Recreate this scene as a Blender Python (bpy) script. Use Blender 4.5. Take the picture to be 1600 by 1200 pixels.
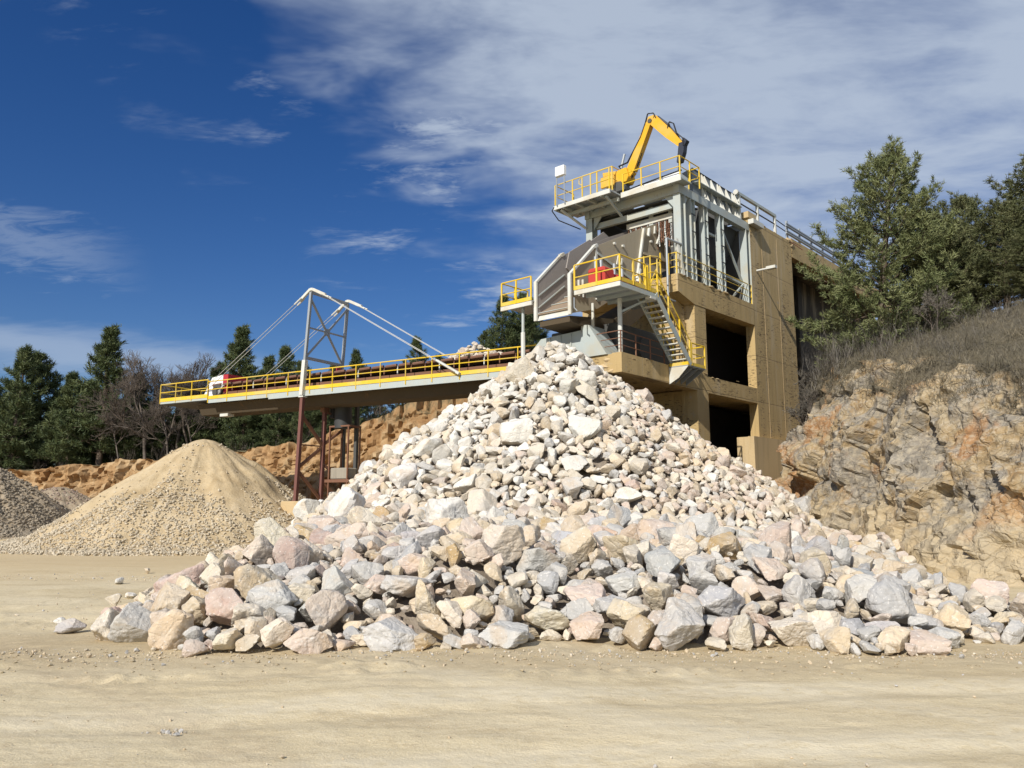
import bpy, bmesh, math, random
import numpy as np
from mathutils import Vector, Matrix
R = math.radians
for o in list(bpy.data.objects): bpy.data.objects.remove(o, do_unlink=True)
scene = bpy.context.scene
col = scene.collection
rnd = random.Random(7)
rng = np.random.default_rng(11)

# ------------------------------------------------------------------ camera
cam_d = bpy.data.cameras.new("camera"); cam = bpy.data.objects.new("camera", cam_d); col.objects.link(cam)
cam.location = (0, 0, 1.8); cam.rotation_euler = (R(90 + 8.643), 0, 0)
cam_d.sensor_width = 36; cam_d.lens = 28.125; cam_d.clip_end = 3000
scene.camera = cam
scene.view_settings.view_transform = 'Standard'; scene.view_settings.look = 'None'
scene.view_settings.exposure = 0.0; scene.view_settings.gamma = 1.0

# ------------------------------------------------------------------ node helper
class NT:
    def __init__(s, tree): s.t = tree; s.n = tree.nodes; s.l = tree.links
    def add(s, typ, **kw):
        n = s.n.new(typ)
        ins = kw.pop('ins', {})
        for k, v in kw.items(): setattr(n, k, v)
        for k, v in ins.items():
            sk = n.inputs[k]
            if isinstance(v, bpy.types.NodeSocket): s.l.new(v, sk)
            else: sk.default_value = v
        return n
    def math(s, op, a, b=None, clamp=False):
        n = s.n.new('ShaderNodeMath'); n.operation = op; n.use_clamp = clamp
        for i, v in enumerate((a, b)):
            if v is None: continue
            if isinstance(v, bpy.types.NodeSocket): s.l.new(v, n.inputs[i])
            else: n.inputs[i].default_value = v
        return n.outputs[0]
    def mix(s, f, a, b, blend='MIX'):
        n = s.n.new('ShaderNodeMix'); n.data_type = 'RGBA'; n.blend_type = blend
        for i, v in ((0, f), (6, a), (7, b)):
            if isinstance(v, bpy.types.NodeSocket): s.l.new(v, n.inputs[i])
            elif i == 0: n.inputs[0].default_value = v
            else: n.inputs[i].default_value = (*v[:3], 1)
        return n.outputs[2]
    def ramp(s, f, stops, interp='LINEAR'):
        n = s.n.new('ShaderNodeValToRGB'); n.color_ramp.interpolation = interp
        e = n.color_ramp.elements
        while len(e) < len(stops): e.new(.5)
        for i, (p, c) in enumerate(stops):
            e[i].position = p; e[i].color = (*c, 1) if len(c) == 3 else c
        s.l.new(f, n.inputs[0]); return n.outputs[0]
    def step(s, v, lo, hi):
        n = s.n.new('ShaderNodeMapRange'); n.interpolation_type = 'SMOOTHSTEP'
        s.l.new(v, n.inputs[0]); n.inputs[1].default_value = lo; n.inputs[2].default_value = hi
        return n.outputs[0]
    def noise(s, vec, scale, detail=5, rough=.55, dist=0):
        n = s.add('ShaderNodeTexNoise', ins={'Vector': vec, 'Scale': scale, 'Detail': detail, 'Roughness': rough, 'Distortion': dist})
        return n.outputs[0]
    def mapping(s, vec, scale=(1, 1, 1), loc=(0, 0, 0), rot=(0, 0, 0)):
        return s.add('ShaderNodeMapping', ins={'Vector': vec, 'Scale': scale, 'Location': loc, 'Rotation': rot}).outputs[0]

# ------------------------------------------------------------------ world: sky and cirrus
SUN_EL, SUN_AZ = 34.0, 209.5        # azimuth clockwise from +Y, as seen from above
w = bpy.data.worlds.new("World"); scene.world = w; w.use_nodes = True
N = NT(w.node_tree); N.n.clear()
sky = N.add('ShaderNodeTexSky', sky_type='NISHITA', sun_disc=False, sun_elevation=R(SUN_EL), sun_rotation=R(SUN_AZ),
            altitude=600, air_density=1.0, dust_density=0.7, ozone_density=3.0)
skyc = N.add('ShaderNodeHueSaturation', ins={'Hue': .514, 'Saturation': 1.32, 'Value': .96, 'Color': sky.outputs[0]}).outputs[0]
tc = N.add('ShaderNodeTexCoord').outputs['Generated']
sx = N.add('ShaderNodeSeparateXYZ', ins={0: tc}).outputs
zc = N.math('MAXIMUM', N.math('ADD', sx[2], .12), .04)
pu = N.math('DIVIDE', sx[0], zc); pv = N.math('DIVIDE', sx[1], zc)
pl = N.add('ShaderNodeCombineXYZ', ins={0: pu, 1: pv, 2: 0.0}).outputs[0]
# large soft veil whose edge runs diagonally across the sky
n_edge = N.noise(N.mapping(pl, (.9, .55, 1), (3.1, 1.7, 0)), 1.1, 5, .6, .5)
n_big = N.noise(N.mapping(pl, (1.0, .8, 1), (7.3, 2.2, 0), (0, 0, R(-25))), .85, 4, .55, .3)
n_str = N.noise(N.mapping(pl, (1.0, 1.9, 1), (1.2, 5.5, 0), (0, 0, R(24))), 1.9, 6, .62, .35)
n_fin = N.noise(N.mapping(pl, (2.2, 5.0, 1), (0, 0, 0), (0, 0, R(30))), 3.2, 6, .65, .6)
side = N.math('ADD', N.math('ADD', N.math('MULTIPLY', sx[0], 1.5), N.math('MULTIPLY', sx[2], 1.30)), -.27)
side = N.math('ADD', side, N.math('MULTIPLY', N.math('SUBTRACT', n_edge, .5), .9))
n_puf = N.noise(N.mapping(pl, (1.5, 2.3, 1), (2.2, 8.1, 0), (0, 0, R(12))), 2.6, 4, .55, .25)
side = N.math('ADD', side, N.math('MULTIPLY', N.math('SUBTRACT', n_puf, .5), .75))
veil = N.step(side, -.06, .42)
tex = N.math('ADD', N.math('MULTIPLY', n_str, .62), N.math('MULTIPLY', n_big, .52))
tex = N.math('ADD', tex, N.math('MULTIPLY', n_fin, .12))
veil = N.math('MULTIPLY', veil, N.math('ADD', .34, N.math('MULTIPLY', N.step(N.math('ADD', tex, N.math('MULTIPLY', N.math('SUBTRACT', n_puf, .5), .25)), .44, .78), .72)))
# scattered wisps on the clear side
wis = N.step(N.math('ADD', N.math('MULTIPLY', n_str, .8), N.math('MULTIPLY', n_fin, .28)), .545, .74)
wis = N.math('MULTIPLY', wis, N.math('MULTIPLY', N.step(side, -.40, .02), .95))
# low stratus band towards the left horizon
lb = N.math('SUBTRACT', sx[2], N.math('ADD', .165, N.math('MULTIPLY', N.math('ADD', sx[0], .45), -.07)))
lb = N.math('ADD', lb, N.math('MULTIPLY', N.math('SUBTRACT', n_str, .5), .05))
band = N.math('SUBTRACT', 1.0, N.step(N.math('ABSOLUTE', lb), .004, .034))
band = N.math('MULTIPLY', N.math('MULTIPLY', band, N.math('SUBTRACT', 1.0, N.step(sx[0], -.40, -.18))), .55)
lb2 = N.math('SUBTRACT', sx[2], N.math('ADD', .276, N.math('MULTIPLY', N.math('ADD', sx[0], .49), -.16)))
lb2 = N.math('ADD', lb2, N.math('MULTIPLY', N.math('SUBTRACT', n_fin, .5), .12))
band2 = N.math('MULTIPLY', N.math('MULTIPLY', N.math('SUBTRACT', 1.0, N.step(N.math('ABSOLUTE', lb2), .0, .040)), N.math('SUBTRACT', 1.0, N.step(sx[0], -.50, -.40))), .30)
cl = N.math('MAXIMUM', N.math('MAXIMUM', veil, wis), N.math('MAXIMUM', band, band2), clamp=True)
cl = N.math('MULTIPLY', cl, N.step(sx[2], 0.0, .06))
cl = N.math('MULTIPLY', cl, .80)
skymix = N.mix(cl, skyc, (6.0, 6.9, 8.2))
bg = N.add('ShaderNodeBackground', ins={'Color': skymix, 'Strength': .088})
out = N.add('ShaderNodeOutputWorld', ins={'Surface': bg.outputs[0]})

# ------------------------------------------------------------------ sun
sd = bpy.data.lights.new("sun", 'SUN'); sd.energy = 5.0; sd.angle = R(.53); sd.color = (1.0, .945, .86)
sun = bpy.data.objects.new("sun", sd); col.objects.link(sun); sun.location = (-20, -30, 40)
tosun = Vector((math.sin(R(SUN_AZ)) * math.cos(R(SUN_EL)), math.cos(R(SUN_AZ)) * math.cos(R(SUN_EL)), math.sin(R(SUN_EL))))
sun.rotation_euler = tosun.to_track_quat('Z', 'Y').to_euler()

# ------------------------------------------------------------------ numpy noise
_perm = rng.permutation(512).astype(np.int64)
_g = rng.normal(size=(512, 3)); _g /= np.linalg.norm(_g, axis=1)[:, None]
def pn(P):
    P = np.asarray(P, float); I = np.floor(P).astype(np.int64); f = P - I
    u = f * f * f * (f * (f * 6 - 15) + 10); r = 0
    for dx in (0, 1):
        for dy in (0, 1):
            for dz in (0, 1):
                h = _perm[(_perm[(_perm[(I[:, 0] + dx) & 511] + I[:, 1] + dy) & 511] + I[:, 2] + dz) & 511]
                g = _g[h]
                d = (g * (f - (dx, dy, dz))).sum(1)
                wgt = (u[:, 0] if dx else 1 - u[:, 0]) * (u[:, 1] if dy else 1 - u[:, 1]) * (u[:, 2] if dz else 1 - u[:, 2])
                r = r + d * wgt
    return r * 1.6
def fbm(P, oct=4, lac=2.1, gain=.5):
    P = np.asarray(P, float); a = 1; s = 0
    for i in range(oct): s = s + a * pn(P + i * 17.3); P = P * lac; a *= gain
    return s
def fbm2(x, y, sc, oct=4, seed=0): return fbm(np.stack([x * sc + seed, y * sc - seed, np.full_like(x, seed * .37 + .5)], -1), oct)
def sst(v, a, b):
    t = np.clip((np.asarray(v, float) - a) / (b - a), 0, 1); return t * t * (3 - 2 * t)

# ------------------------------------------------------------------ mesh helpers
def mesh_np(name, V, F, colr=None, smooth=False, sharp=None, attrs=None):
    me = bpy.data.meshes.new(name); V = np.asarray(V, np.float32); F = np.asarray(F, np.int32)
    me.vertices.add(len(V)); me.vertices.foreach_set('co', V.ravel())
    me.loops.add(F.size); me.loops.foreach_set('vertex_index', F.ravel())
    me.polygons.add(len(F)); me.polygons.foreach_set('loop_start', np.arange(len(F), dtype=np.int32) * F.shape[1])
    me.update(calc_edges=True)
    if smooth or sharp is not None: me.polygons.foreach_set('use_smooth', np.ones(len(F), bool))
    if sharp is not None: me.set_sharp_from_angle(angle=R(sharp))
    if colr is not None:
        a = me.color_attributes.new('col', 'FLOAT_COLOR', 'POINT')
        c = np.ones((len(V), 4), np.float32); c[:, :3] = colr; a.data.foreach_set('color', c.ravel())
    for k, v in (attrs or {}).items():
        a = me.attributes.new(k, 'FLOAT', 'POINT'); a.data.foreach_set('value', np.asarray(v, np.float32))
    return me
BASE = {}
def link(name, me, mat=None, parent=None, loc=(0, 0, 0)):
    o = bpy.data.objects.new(name, me); col.objects.link(o); o.location = loc
    if mat: me.materials.append(mat)
    if parent: o.parent = parent; BASE[o.name] = BASE.get(parent.name, Vector())
    return o
def tag(o, label=None, cat=None, group=None, kind=None):
    for k, v in (('label', label), ('category', cat), ('group', group), ('kind', kind)):
        if v: o[k] = v
    return o
class Frame:
    def __init__(s, loc, rz): s.loc = Vector(loc); s.rz = rz; s.m = Matrix.Rotation(rz, 3, 'Z')
    def w(s, p): return s.loc + s.m @ Vector(p)
WORLD = Frame((0, 0, 0), 0)
def thing(name, label, cat, frame=WORLD, base=(0, 0, 0), group=None):
    o = bpy.data.objects.new(name, None); col.objects.link(o); o.empty_display_size = .3
    o.location = frame.w(base); o.rotation_euler = (0, 0, frame.rz); BASE[o.name] = Vector(base)
    return tag(o, label, cat, group)
class MB:
    def __init__(s): s.v = []; s.f = []
    def add(s, vs, fs):
        k = len(s.v); s.v += [tuple(p) for p in vs]; s.f += [tuple(i + k for i in f) for f in fs]; return s
    def box(s, x0, x1, y0, y1, z0, z1):
        return s.add([(x0, y0, z0), (x1, y0, z0), (x1, y1, z0), (x0, y1, z0), (x0, y0, z1), (x1, y0, z1), (x1, y1, z1), (x0, y1, z1)],
                     [(0, 3, 2, 1), (4, 5, 6, 7), (0, 1, 5, 4), (1, 2, 6, 5), (2, 3, 7, 6), (3, 0, 4, 7)])
    def prism(s, pts, ext):
        n = len(pts); e = Vector(ext); a = [Vector(p) for p in pts]
        return s.add(a + [p + e for p in a], [tuple(range(n - 1, -1, -1)), tuple(range(n, 2 * n))] + [(i, (i + 1) % n, n + (i + 1) % n, n + i) for i in range(n)])
    def bar(s, p, q, w, h, up=(0, 0, 1)):
        p, q = Vector(p), Vector(q); d = (q - p).normalized(); u = Vector(up)
        if abs(d.dot(u)) > .98: u = Vector((1, 0, 0))
        sx = d.cross(u).normalized() * (w / 2); sy = sx.cross(d).normalized() * (h / 2)
        return s.prism([p - sx - sy, p + sx - sy, p + sx + sy, p - sx + sy], q - p)
    def tube(s, p, q, r, n=6, r2=None):
        p, q = Vector(p), Vector(q); d = (q - p).normalized(); u = Vector((0, 0, 1)) if abs(d.z) < .95 else Vector((1, 0, 0))
        a = d.cross(u).normalized(); b = d.cross(a); r2 = r if r2 is None else r2
        c = [(math.cos(2 * math.pi * i / n), math.sin(2 * math.pi * i / n)) for i in range(n)]
        return s.add([p + a * (r * x) + b * (r * y) for x, y in c] + [q + a * (r2 * x) + b * (r2 * y) for x, y in c],
                     [tuple(range(n)), tuple(range(2 * n - 1, n - 1, -1))] + [(i, n + i, n + (i + 1) % n, (i + 1) % n) for i in range(n)])
    def path(s, pts, r, n=6):
        for a, b in zip(pts[:-1], pts[1:]): s.tube(a, b, r, n)
        return s
    def build(s, name, mat, parent=None, bev=0, smooth=False):
        bs = BASE.get(parent.name, Vector()) if parent else Vector()
        me = bpy.data.meshes.new(name); me.from_pydata([Vector(p) - bs for p in s.v], [], s.f)
        bm = bmesh.new(); bm.from_mesh(me); bmesh.ops.recalc_face_normals(bm, faces=bm.faces)
        if bev: bmesh.ops.bevel(bm, geom=list(bm.edges), offset=bev, segments=1, affect='EDGES')
        bm.to_mesh(me); bm.free()
        if smooth: me.polygons.foreach_set('use_smooth', [True] * len(me.polygons)); me.set_sharp_from_angle(angle=R(40))
        return link(name, me, mat, parent)

# ------------------------------------------------------------------ materials
def newmat(name):
    m = bpy.data.materials.new(name); m.use_nodes = True
    n = NT(m.node_tree); n.n.clear()
    b = n.add('ShaderNodeBsdfPrincipled'); o = n.add('ShaderNodeOutputMaterial', ins={'Surface': b.outputs[0]})
    return m, n, b
def objco(n): return n.add('ShaderNodeTexCoord').outputs['Object']
def worldco(n): return n.add('ShaderNodeNewGeometry').outputs['Position']
def bump(n, b, h, strength=.3, dist=.02):
    bn = n.add('ShaderNodeBump', ins={'Height': h, 'Strength': strength, 'Distance': dist}); n.l.new(bn.outputs[0], b.inputs['Normal'])
def paint(name, c, rust=(.16, .07, .03), amount=.25, rough=.45, metal=0.0, dust=None, scale=1.6):
    m, n, b = newmat(name); v = worldco(n)
    n1 = n.noise(v, scale, 6, .65); n2 = n.noise(n.mapping(v, (3, 3, .5)), 2.2, 5, .6)
    base = n.mix(n.math('MULTIPLY', n2, .35), c, tuple(x * .62 for x in c))
    if dust: base = n.mix(n.step(n.noise(v, .9, 4, .6), .42, .7), base, dust)
    base = n.mix(n.step(n.math('ADD', n.math('MULTIPLY', n1, .6), n.math('MULTIPLY', n2, .4)), .68 - amount * .36, .80 - amount * .2), base, rust)
    n.l.new(base, b.inputs['Base Color']); b.inputs['Metallic'].default_value = metal
    n.l.new(n.math('ADD', rough, n.math('MULTIPLY', n1, .3)), b.inputs['Roughness'])
    bump(n, b, n.noise(v, 9, 3), .08, .02)
    return m
M = {}
M['steel'] = paint('pale_steel_paint', (.43, .48, .465), amount=.24, dust=(.42, .415, .345))
M['steel_white'] = paint('white_steel_paint', (.64, .65, .60), amount=.25, dust=(.54, .50, .40))
M['yellow'] = paint('yellow_rail_paint', (.76, .51, .02), amount=.22, rust=(.28, .14, .04), rough=.45, dust=(.62, .47, .14))
M['yellow_machine'] = paint('yellow_machine_paint', (.78, .41, .012), amount=.12, rust=(.22, .11, .03), rough=.4, dust=(.62, .40, .08))
M['rust'] = paint('rusty_steel', (.20, .095, .055), rust=(.30, .20, .12), amount=.35, rough=.7)
M['maroon'] = paint('maroon_primer', (.17, .07, .055), rust=(.33, .24, .16), amount=.25, rough=.6)
M['dark'] = paint('dark_steel', (.075, .075, .07), rust=(.14, .11, .08), amount=.3, rough=.6)
M['belly'] = paint('dusty_dark_tray', (.085, .062, .035), rust=(.16, .09, .04), amount=.35, rough=.8)
M['chute'] = paint('dusty_chute_steel', (.40, .345, .25), rust=(.30, .235, .155), amount=.35, rough=.7)
M['lining'] = paint('worn_liner_plate', (.30, .225, .155), rust=(.20, .13, .08), amount=.3, rough=.6)
M['lining_grey'] = paint('worn_grey_liner', (.34, .31, .285), rust=(.16, .13, .11), amount=.3, rough=.55)
M['red'] = paint('red_machine_paint', (.52, .045, .03), rust=(.42, .17, .09), amount=.3, rough=.5)
M['redbox'] = paint('crimson_guard', (.42, .02, .035), amount=.1, rough=.5)
M['black'] = paint('black_hose_and_shade', (.018, .018, .02), amount=0, rough=.5)
M['navy'] = paint('dark_blue_hammer', (.022, .028, .045), amount=.1, rough=.4)
M['slate'] = paint('slate_steel', (.19, .215, .235), amount=.2, rough=.5)
M['galv'] = paint('galvanised', (.36, .39, .41), rust=(.24, .22, .19), amount=.15, rough=.4, metal=.35)
M['white'] = paint('white_box', (.80, .82, .84), amount=.02, rough=.4)
M['cable'] = paint('steel_cable', (.55, .55, .52), rust=(.36, .33, .28), amount=.3, rough=.5, metal=.3)
M['duct'] = paint('grey_black_duct', (.045, .047, .047), rust=(.10, .09, .07), amount=.25, rough=.5)
M['beltm'] = paint('brown_dusty_belt', (.19, .10, .065), rust=(.27, .19, .13), amount=.4, rough=.85)

def concrete(name, board=True, c=(.52, .38, .18), c2=(.40, .285, .125)):
    m, n, b = newmat(name); v = objco(n)
    n1 = n.noise(v, .55, 6, .6); n2 = n.noise(n.mapping(v, (2.2, 2.2, .18)), 1.6, 5, .65)
    base = n.mix(n1, c2, c); base = n.mix(n.math('MULTIPLY', n.step(n2, .46, .70), .45), base, tuple(x * .68 for x in c2)); base = n.mix(n.math('MULTIPLY', n.step(n.noise(n.mapping(v, (1.1, 1.1, .10), (7, 3, 1)), 1.3, 5, .6), .55, .68), .55), base, (.50, .41, .27))
    base = n.mix(n.step(n.noise(v, 1.7, 6, .7), .60, .72), base, (.40, .33, .23))
    h = n.noise(v, 14, 4)
    if board:
        sp = n.add('ShaderNodeSeparateXYZ', ins={0: v}).outputs
        # short horizontal honeycomb marks left by the form boards
        marks = n.noise(n.mapping(v, (2.0, 2.0, 11)), 1.9, 3, .6)
        zone = n.noise(n.mapping(v, (.8, .8, .35), (3, 1, 2)), 1.1, 3)
        mk = n.math('MULTIPLY', n.step(marks, .575, .63), n.step(zone, .45, .58))
        base = n.mix(n.math('MULTIPLY', mk, .85), base, (.075, .048, .024))
        # board joints: vertical every 0.9 m, lifts every 2.55 m
        vx = n.math('ABSOLUTE', n.math('SUBTRACT', n.math('FRACT', n.math('ADD', n.math('DIVIDE', n.math('ADD', sp[0], sp[1]), .90), .1)), .5))
        vz = n.math('ABSOLUTE', n.math('SUBTRACT', n.math('FRACT', n.math('DIVIDE', sp[2], 2.55)), .5))
        jx = n.math('SUBTRACT', 1.0, n.step(vx, .008, .030)); jz = n.math('SUBTRACT', 1.0, n.step(vz, .003, .012))
        base = n.mix(n.math('MULTIPLY', jx, n.math('MULTIPLY', n.step(n1, .45, .6), .30)), base, (.50, .385, .22))
        base = n.mix(n.math('MULTIPLY', jz, .6), base, (.16, .105, .055))
        h = n.math('SUBTRACT', h, n.math('ADD', n.math('MULTIPLY', mk, 1.2), n.math('MULTIPLY', n.math('MAXIMUM', jx, jz), .8)))
    n.l.new(base, b.inputs['Base Color']); b.inputs['Roughness'].default_value = .9
    bump(n, b, h, .5, .03); return m
M['concrete'] = concrete('dusty_board_marked_concrete')
M['concrete2'] = concrete('dusty_plain_concrete', False, (.58, .44, .245), (.49, .36, .19))
M['shade_conc'] = concrete('shade_dark_concrete', False, (.085, .07, .05), (.05, .042, .03))  # shade under the bridge put into a near-black concrete colour
M['conc_grey'] = concrete('grey_concrete', False, (.36, .33, .26), (.28, .25, .20))

def rockmat():
    m, n, b = newmat('limestone'); v = worldco(n)
    at = n.add('ShaderNodeAttribute', attribute_name='col').outputs['Color']
    n1 = n.noise(v, 2.6, 6, .65, .4); n2 = n.noise(v, 9, 5, .7); n3 = n.noise(v, 1.1, 4, .6, .8)
    n4 = n.noise(n.mapping(v, (1, 1, 1), (31, 7, 13)), 1.7, 4, .6, .6)
    base = n.mix(n.math('MULTIPLY', n.step(n1, .40, .62), .60), at, n.mix(.6, at, (.62, .57, .485)))
    base = n.mix(n.math('MULTIPLY', n.step(n4, .52, .62), .55), base, n.mix(.6, at, (.43, .42, .395)))
    base = n.mix(n.math('MULTIPLY', n.step(n3, .52, .66), .65), base, n.mix(.62, at, (.54, .385, .22)))
    base = n.mix(n.math('MULTIPLY', n.step(n2, .54, .72), .45), base, n.mix(.6, at, (.24, .215, .19)))
    base = n.mix(n.math('MULTIPLY', n.step(n.noise(v, 22, 3, .6), .58, .68), .55), base, (.74, .71, .66))
    n.l.new(base, b.inputs['Base Color']); b.inputs['Roughness'].default_value = .85; b.inputs['Specular IOR Level'].default_value = .25
    vo = n.add('ShaderNodeTexVoronoi', feature='DISTANCE_TO_EDGE', ins={'Vector': n.mapping(v, (1, 1, 1.4)), 'Scale': 4.0}).outputs[0]
    h = n.math('ADD', n.math('MULTIPLY', n1, .9), n.math('ADD', n.math('MULTIPLY', n2, .55), n.math('MULTIPLY', n.math('MINIMUM', vo, .1), 1.2)))
    h = n.math('ADD', h, n.math('MULTIPLY', n.noise(v, 38, 3, .6), .14))
    bump(n, b, h, .75, .07); return m
M['rock'] = rockmat()

def groundmat():
    m, n, b = newmat('sandy_quarry_floor'); v = worldco(n)
    a = n.noise(n.mapping(v, (.45, 1, 1)), .42, 6, .62, .4); d = n.noise(n.mapping(v, (.5, 1.0, 1), (0, 0, 0), (0, 0, R(8))), 1.0, 7, .70, .5)
    e = n.noise(n.mapping(v, (.8, 1, 1)), 7, 6, .72); g = n.noise(v, 55, 3, .6); w_ = n.noise(n.mapping(v, (.45, 1.0, 1), (5, 2, 0), (0, 0, R(-14))), 2.6, 6, .7, .3)
    base = n.ramp(a, [(.32, (.54, .435, .26)), (.50, (.61, .51, .325)), (.70, (.655, .56, .38))])
    base = n.mix(n.math('MULTIPLY', n.step(d, .48, .70), .30), base, (.67, .59, .43))
    base = n.mix(n.math('MULTIPLY', n.math('SUBTRACT', 1.0, n.step(d, .36, .47)), .50), base, (.42, .33, .195))
    base = n.mix(n.math('MULTIPLY', n.step(w_, .54, .66), .15), base, (.69, .61, .45))
    base = n.mix(n.math('MULTIPLY', n.math('SUBTRACT', 1.0, n.step(w_, .36, .46)), .25), base, (.45, .365, .235))
    base = n.mix(n.math('MULTIPLY', n.step(e, .53, .64), .36), base, (.40, .315, .195))
    base = n.mix(n.math('MULTIPLY', n.step(g, .54, .66), .35), base, (.72, .66, .53))
    base = n.mix(n.math('MULTIPLY', n.math('SUBTRACT', 1.0, n.step(g, .36, .46)), .30), base, (.36, .285, .18))
    sq = n.add('ShaderNodeSeparateXYZ', ins={0: v}).outputs
    for cx_, cy_, rad_, wd_, am_ in ((6.0, -30.0, 36.6, .26, .50), (6.0, -30.0, 38.5, .26, .50), (-30.0, -18.0, 35.0, .30, .45), (-30.0, -18.0, 37.0, .30, .45), (22.0, 30.0, 29.0, .28, .4), (22.0, 30.0, 31.0, .28, .4)):
        dd = n.math('SQRT', n.math('ADD', n.math('POWER', n.math('SUBTRACT', sq[0], cx_), 2.0), n.math('POWER', n.math('SUBTRACT', sq[1], cy_), 2.0)))
        tr = n.math('SUBTRACT', 1.0, n.step(n.math('ABSOLUTE', n.math('SUBTRACT', n.math('ADD', dd, n.math('MULTIPLY', n.math('SUBTRACT', a, .5), .8)), rad_)), wd_ * .5, wd_ * 1.5))
        base = n.mix(n.math('MULTIPLY', n.math('MULTIPLY', tr, n.step(e, .34, .56)), am_), base, (.48, .385, .245) if cx_ < 0 else (.70, .62, .455))
    # darker, browner damp soil by the foot of the stones, ochre further back
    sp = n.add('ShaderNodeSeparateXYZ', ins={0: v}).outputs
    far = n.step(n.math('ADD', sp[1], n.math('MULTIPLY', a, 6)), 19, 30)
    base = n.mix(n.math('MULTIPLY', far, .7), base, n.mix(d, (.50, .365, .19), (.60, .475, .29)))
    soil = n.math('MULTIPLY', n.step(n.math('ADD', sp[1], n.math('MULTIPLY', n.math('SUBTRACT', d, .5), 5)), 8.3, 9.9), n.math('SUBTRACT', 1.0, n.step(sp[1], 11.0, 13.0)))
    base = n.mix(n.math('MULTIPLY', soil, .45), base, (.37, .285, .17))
    n.l.new(base, b.inputs['Base Color']); b.inputs['Roughness'].default_value = .95; b.inputs['Specular IOR Level'].default_value = .15
    h = n.math('ADD', n.math('MULTIPLY', e, .9), n.math('ADD', n.math('MULTIPLY', g, .25), n.math('MULTIPLY', d, .8)))
    bump(n, b, h, .5, .05); return m
M['ground'] = groundmat()

def earthmat(name, c1, c2, c3, scale=.7, grass=None):
    m, n, b = newmat(name); v = worldco(n)
    a = n.noise(v, scale, 7, .62, .6); d = n.noise(n.mapping(v, (1, 1, .45)), scale * 3.3, 6, .65, .4); e = n.noise(v, scale * 14, 4, .65)
    base = n.ramp(n.math('ADD', n.math('MULTIPLY', a, .6), n.math('MULTIPLY', d, .4)), [(.36, c1), (.50, c2), (.64, c3)])
    base = n.mix(n.math('MULTIPLY', n.step(e, .55, .72), .35), base, tuple(x * .55 for x in c1))
    if grass:
        at = n.add('ShaderNodeAttribute', attribute_name='veg').outputs['Fac']
        gcol = n.mix(n.noise(v, 1.8, 5, .65), grass[0], grass[1])
        base = n.mix(n.step(n.math('ADD', at, n.math('MULTIPLY', n.math('SUBTRACT', d, .5), 1.1)), .35, .65), base, gcol)
    n.l.new(base, b.inputs['Base Color']); b.inputs['Roughness'].default_value = .95; b.inputs['Specular IOR Level'].default_value = .15
    h = n.math('ADD', n.math('MULTIPLY', d, 1.0), n.math('MULTIPLY', e, .35)); bump(n, b, h, .8, .12)
    return m, n, b, base, v
M['bank'] = earthmat('ochre_earth', (.23, .12, .048), (.37, .235, .115), (.47, .345, .20), .45, ((.085, .075, .04), (.18, .15, .085)))[0]
M['sand'] = earthmat('crushed_sand', (.40, .30, .17), (.49, .385, .235), (.54, .44, .29), .5)[0]
M['gravelbed'] = earthmat('gravel_bed', (.28, .215, .14), (.36, .29, .20), (.42, .35, .26), 1.4)[0]
M['rubble'] = earthmat('rubble_bed', (.20, .165, .125), (.27, .225, .175), (.33, .285, .23), 1.2)[0]
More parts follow.
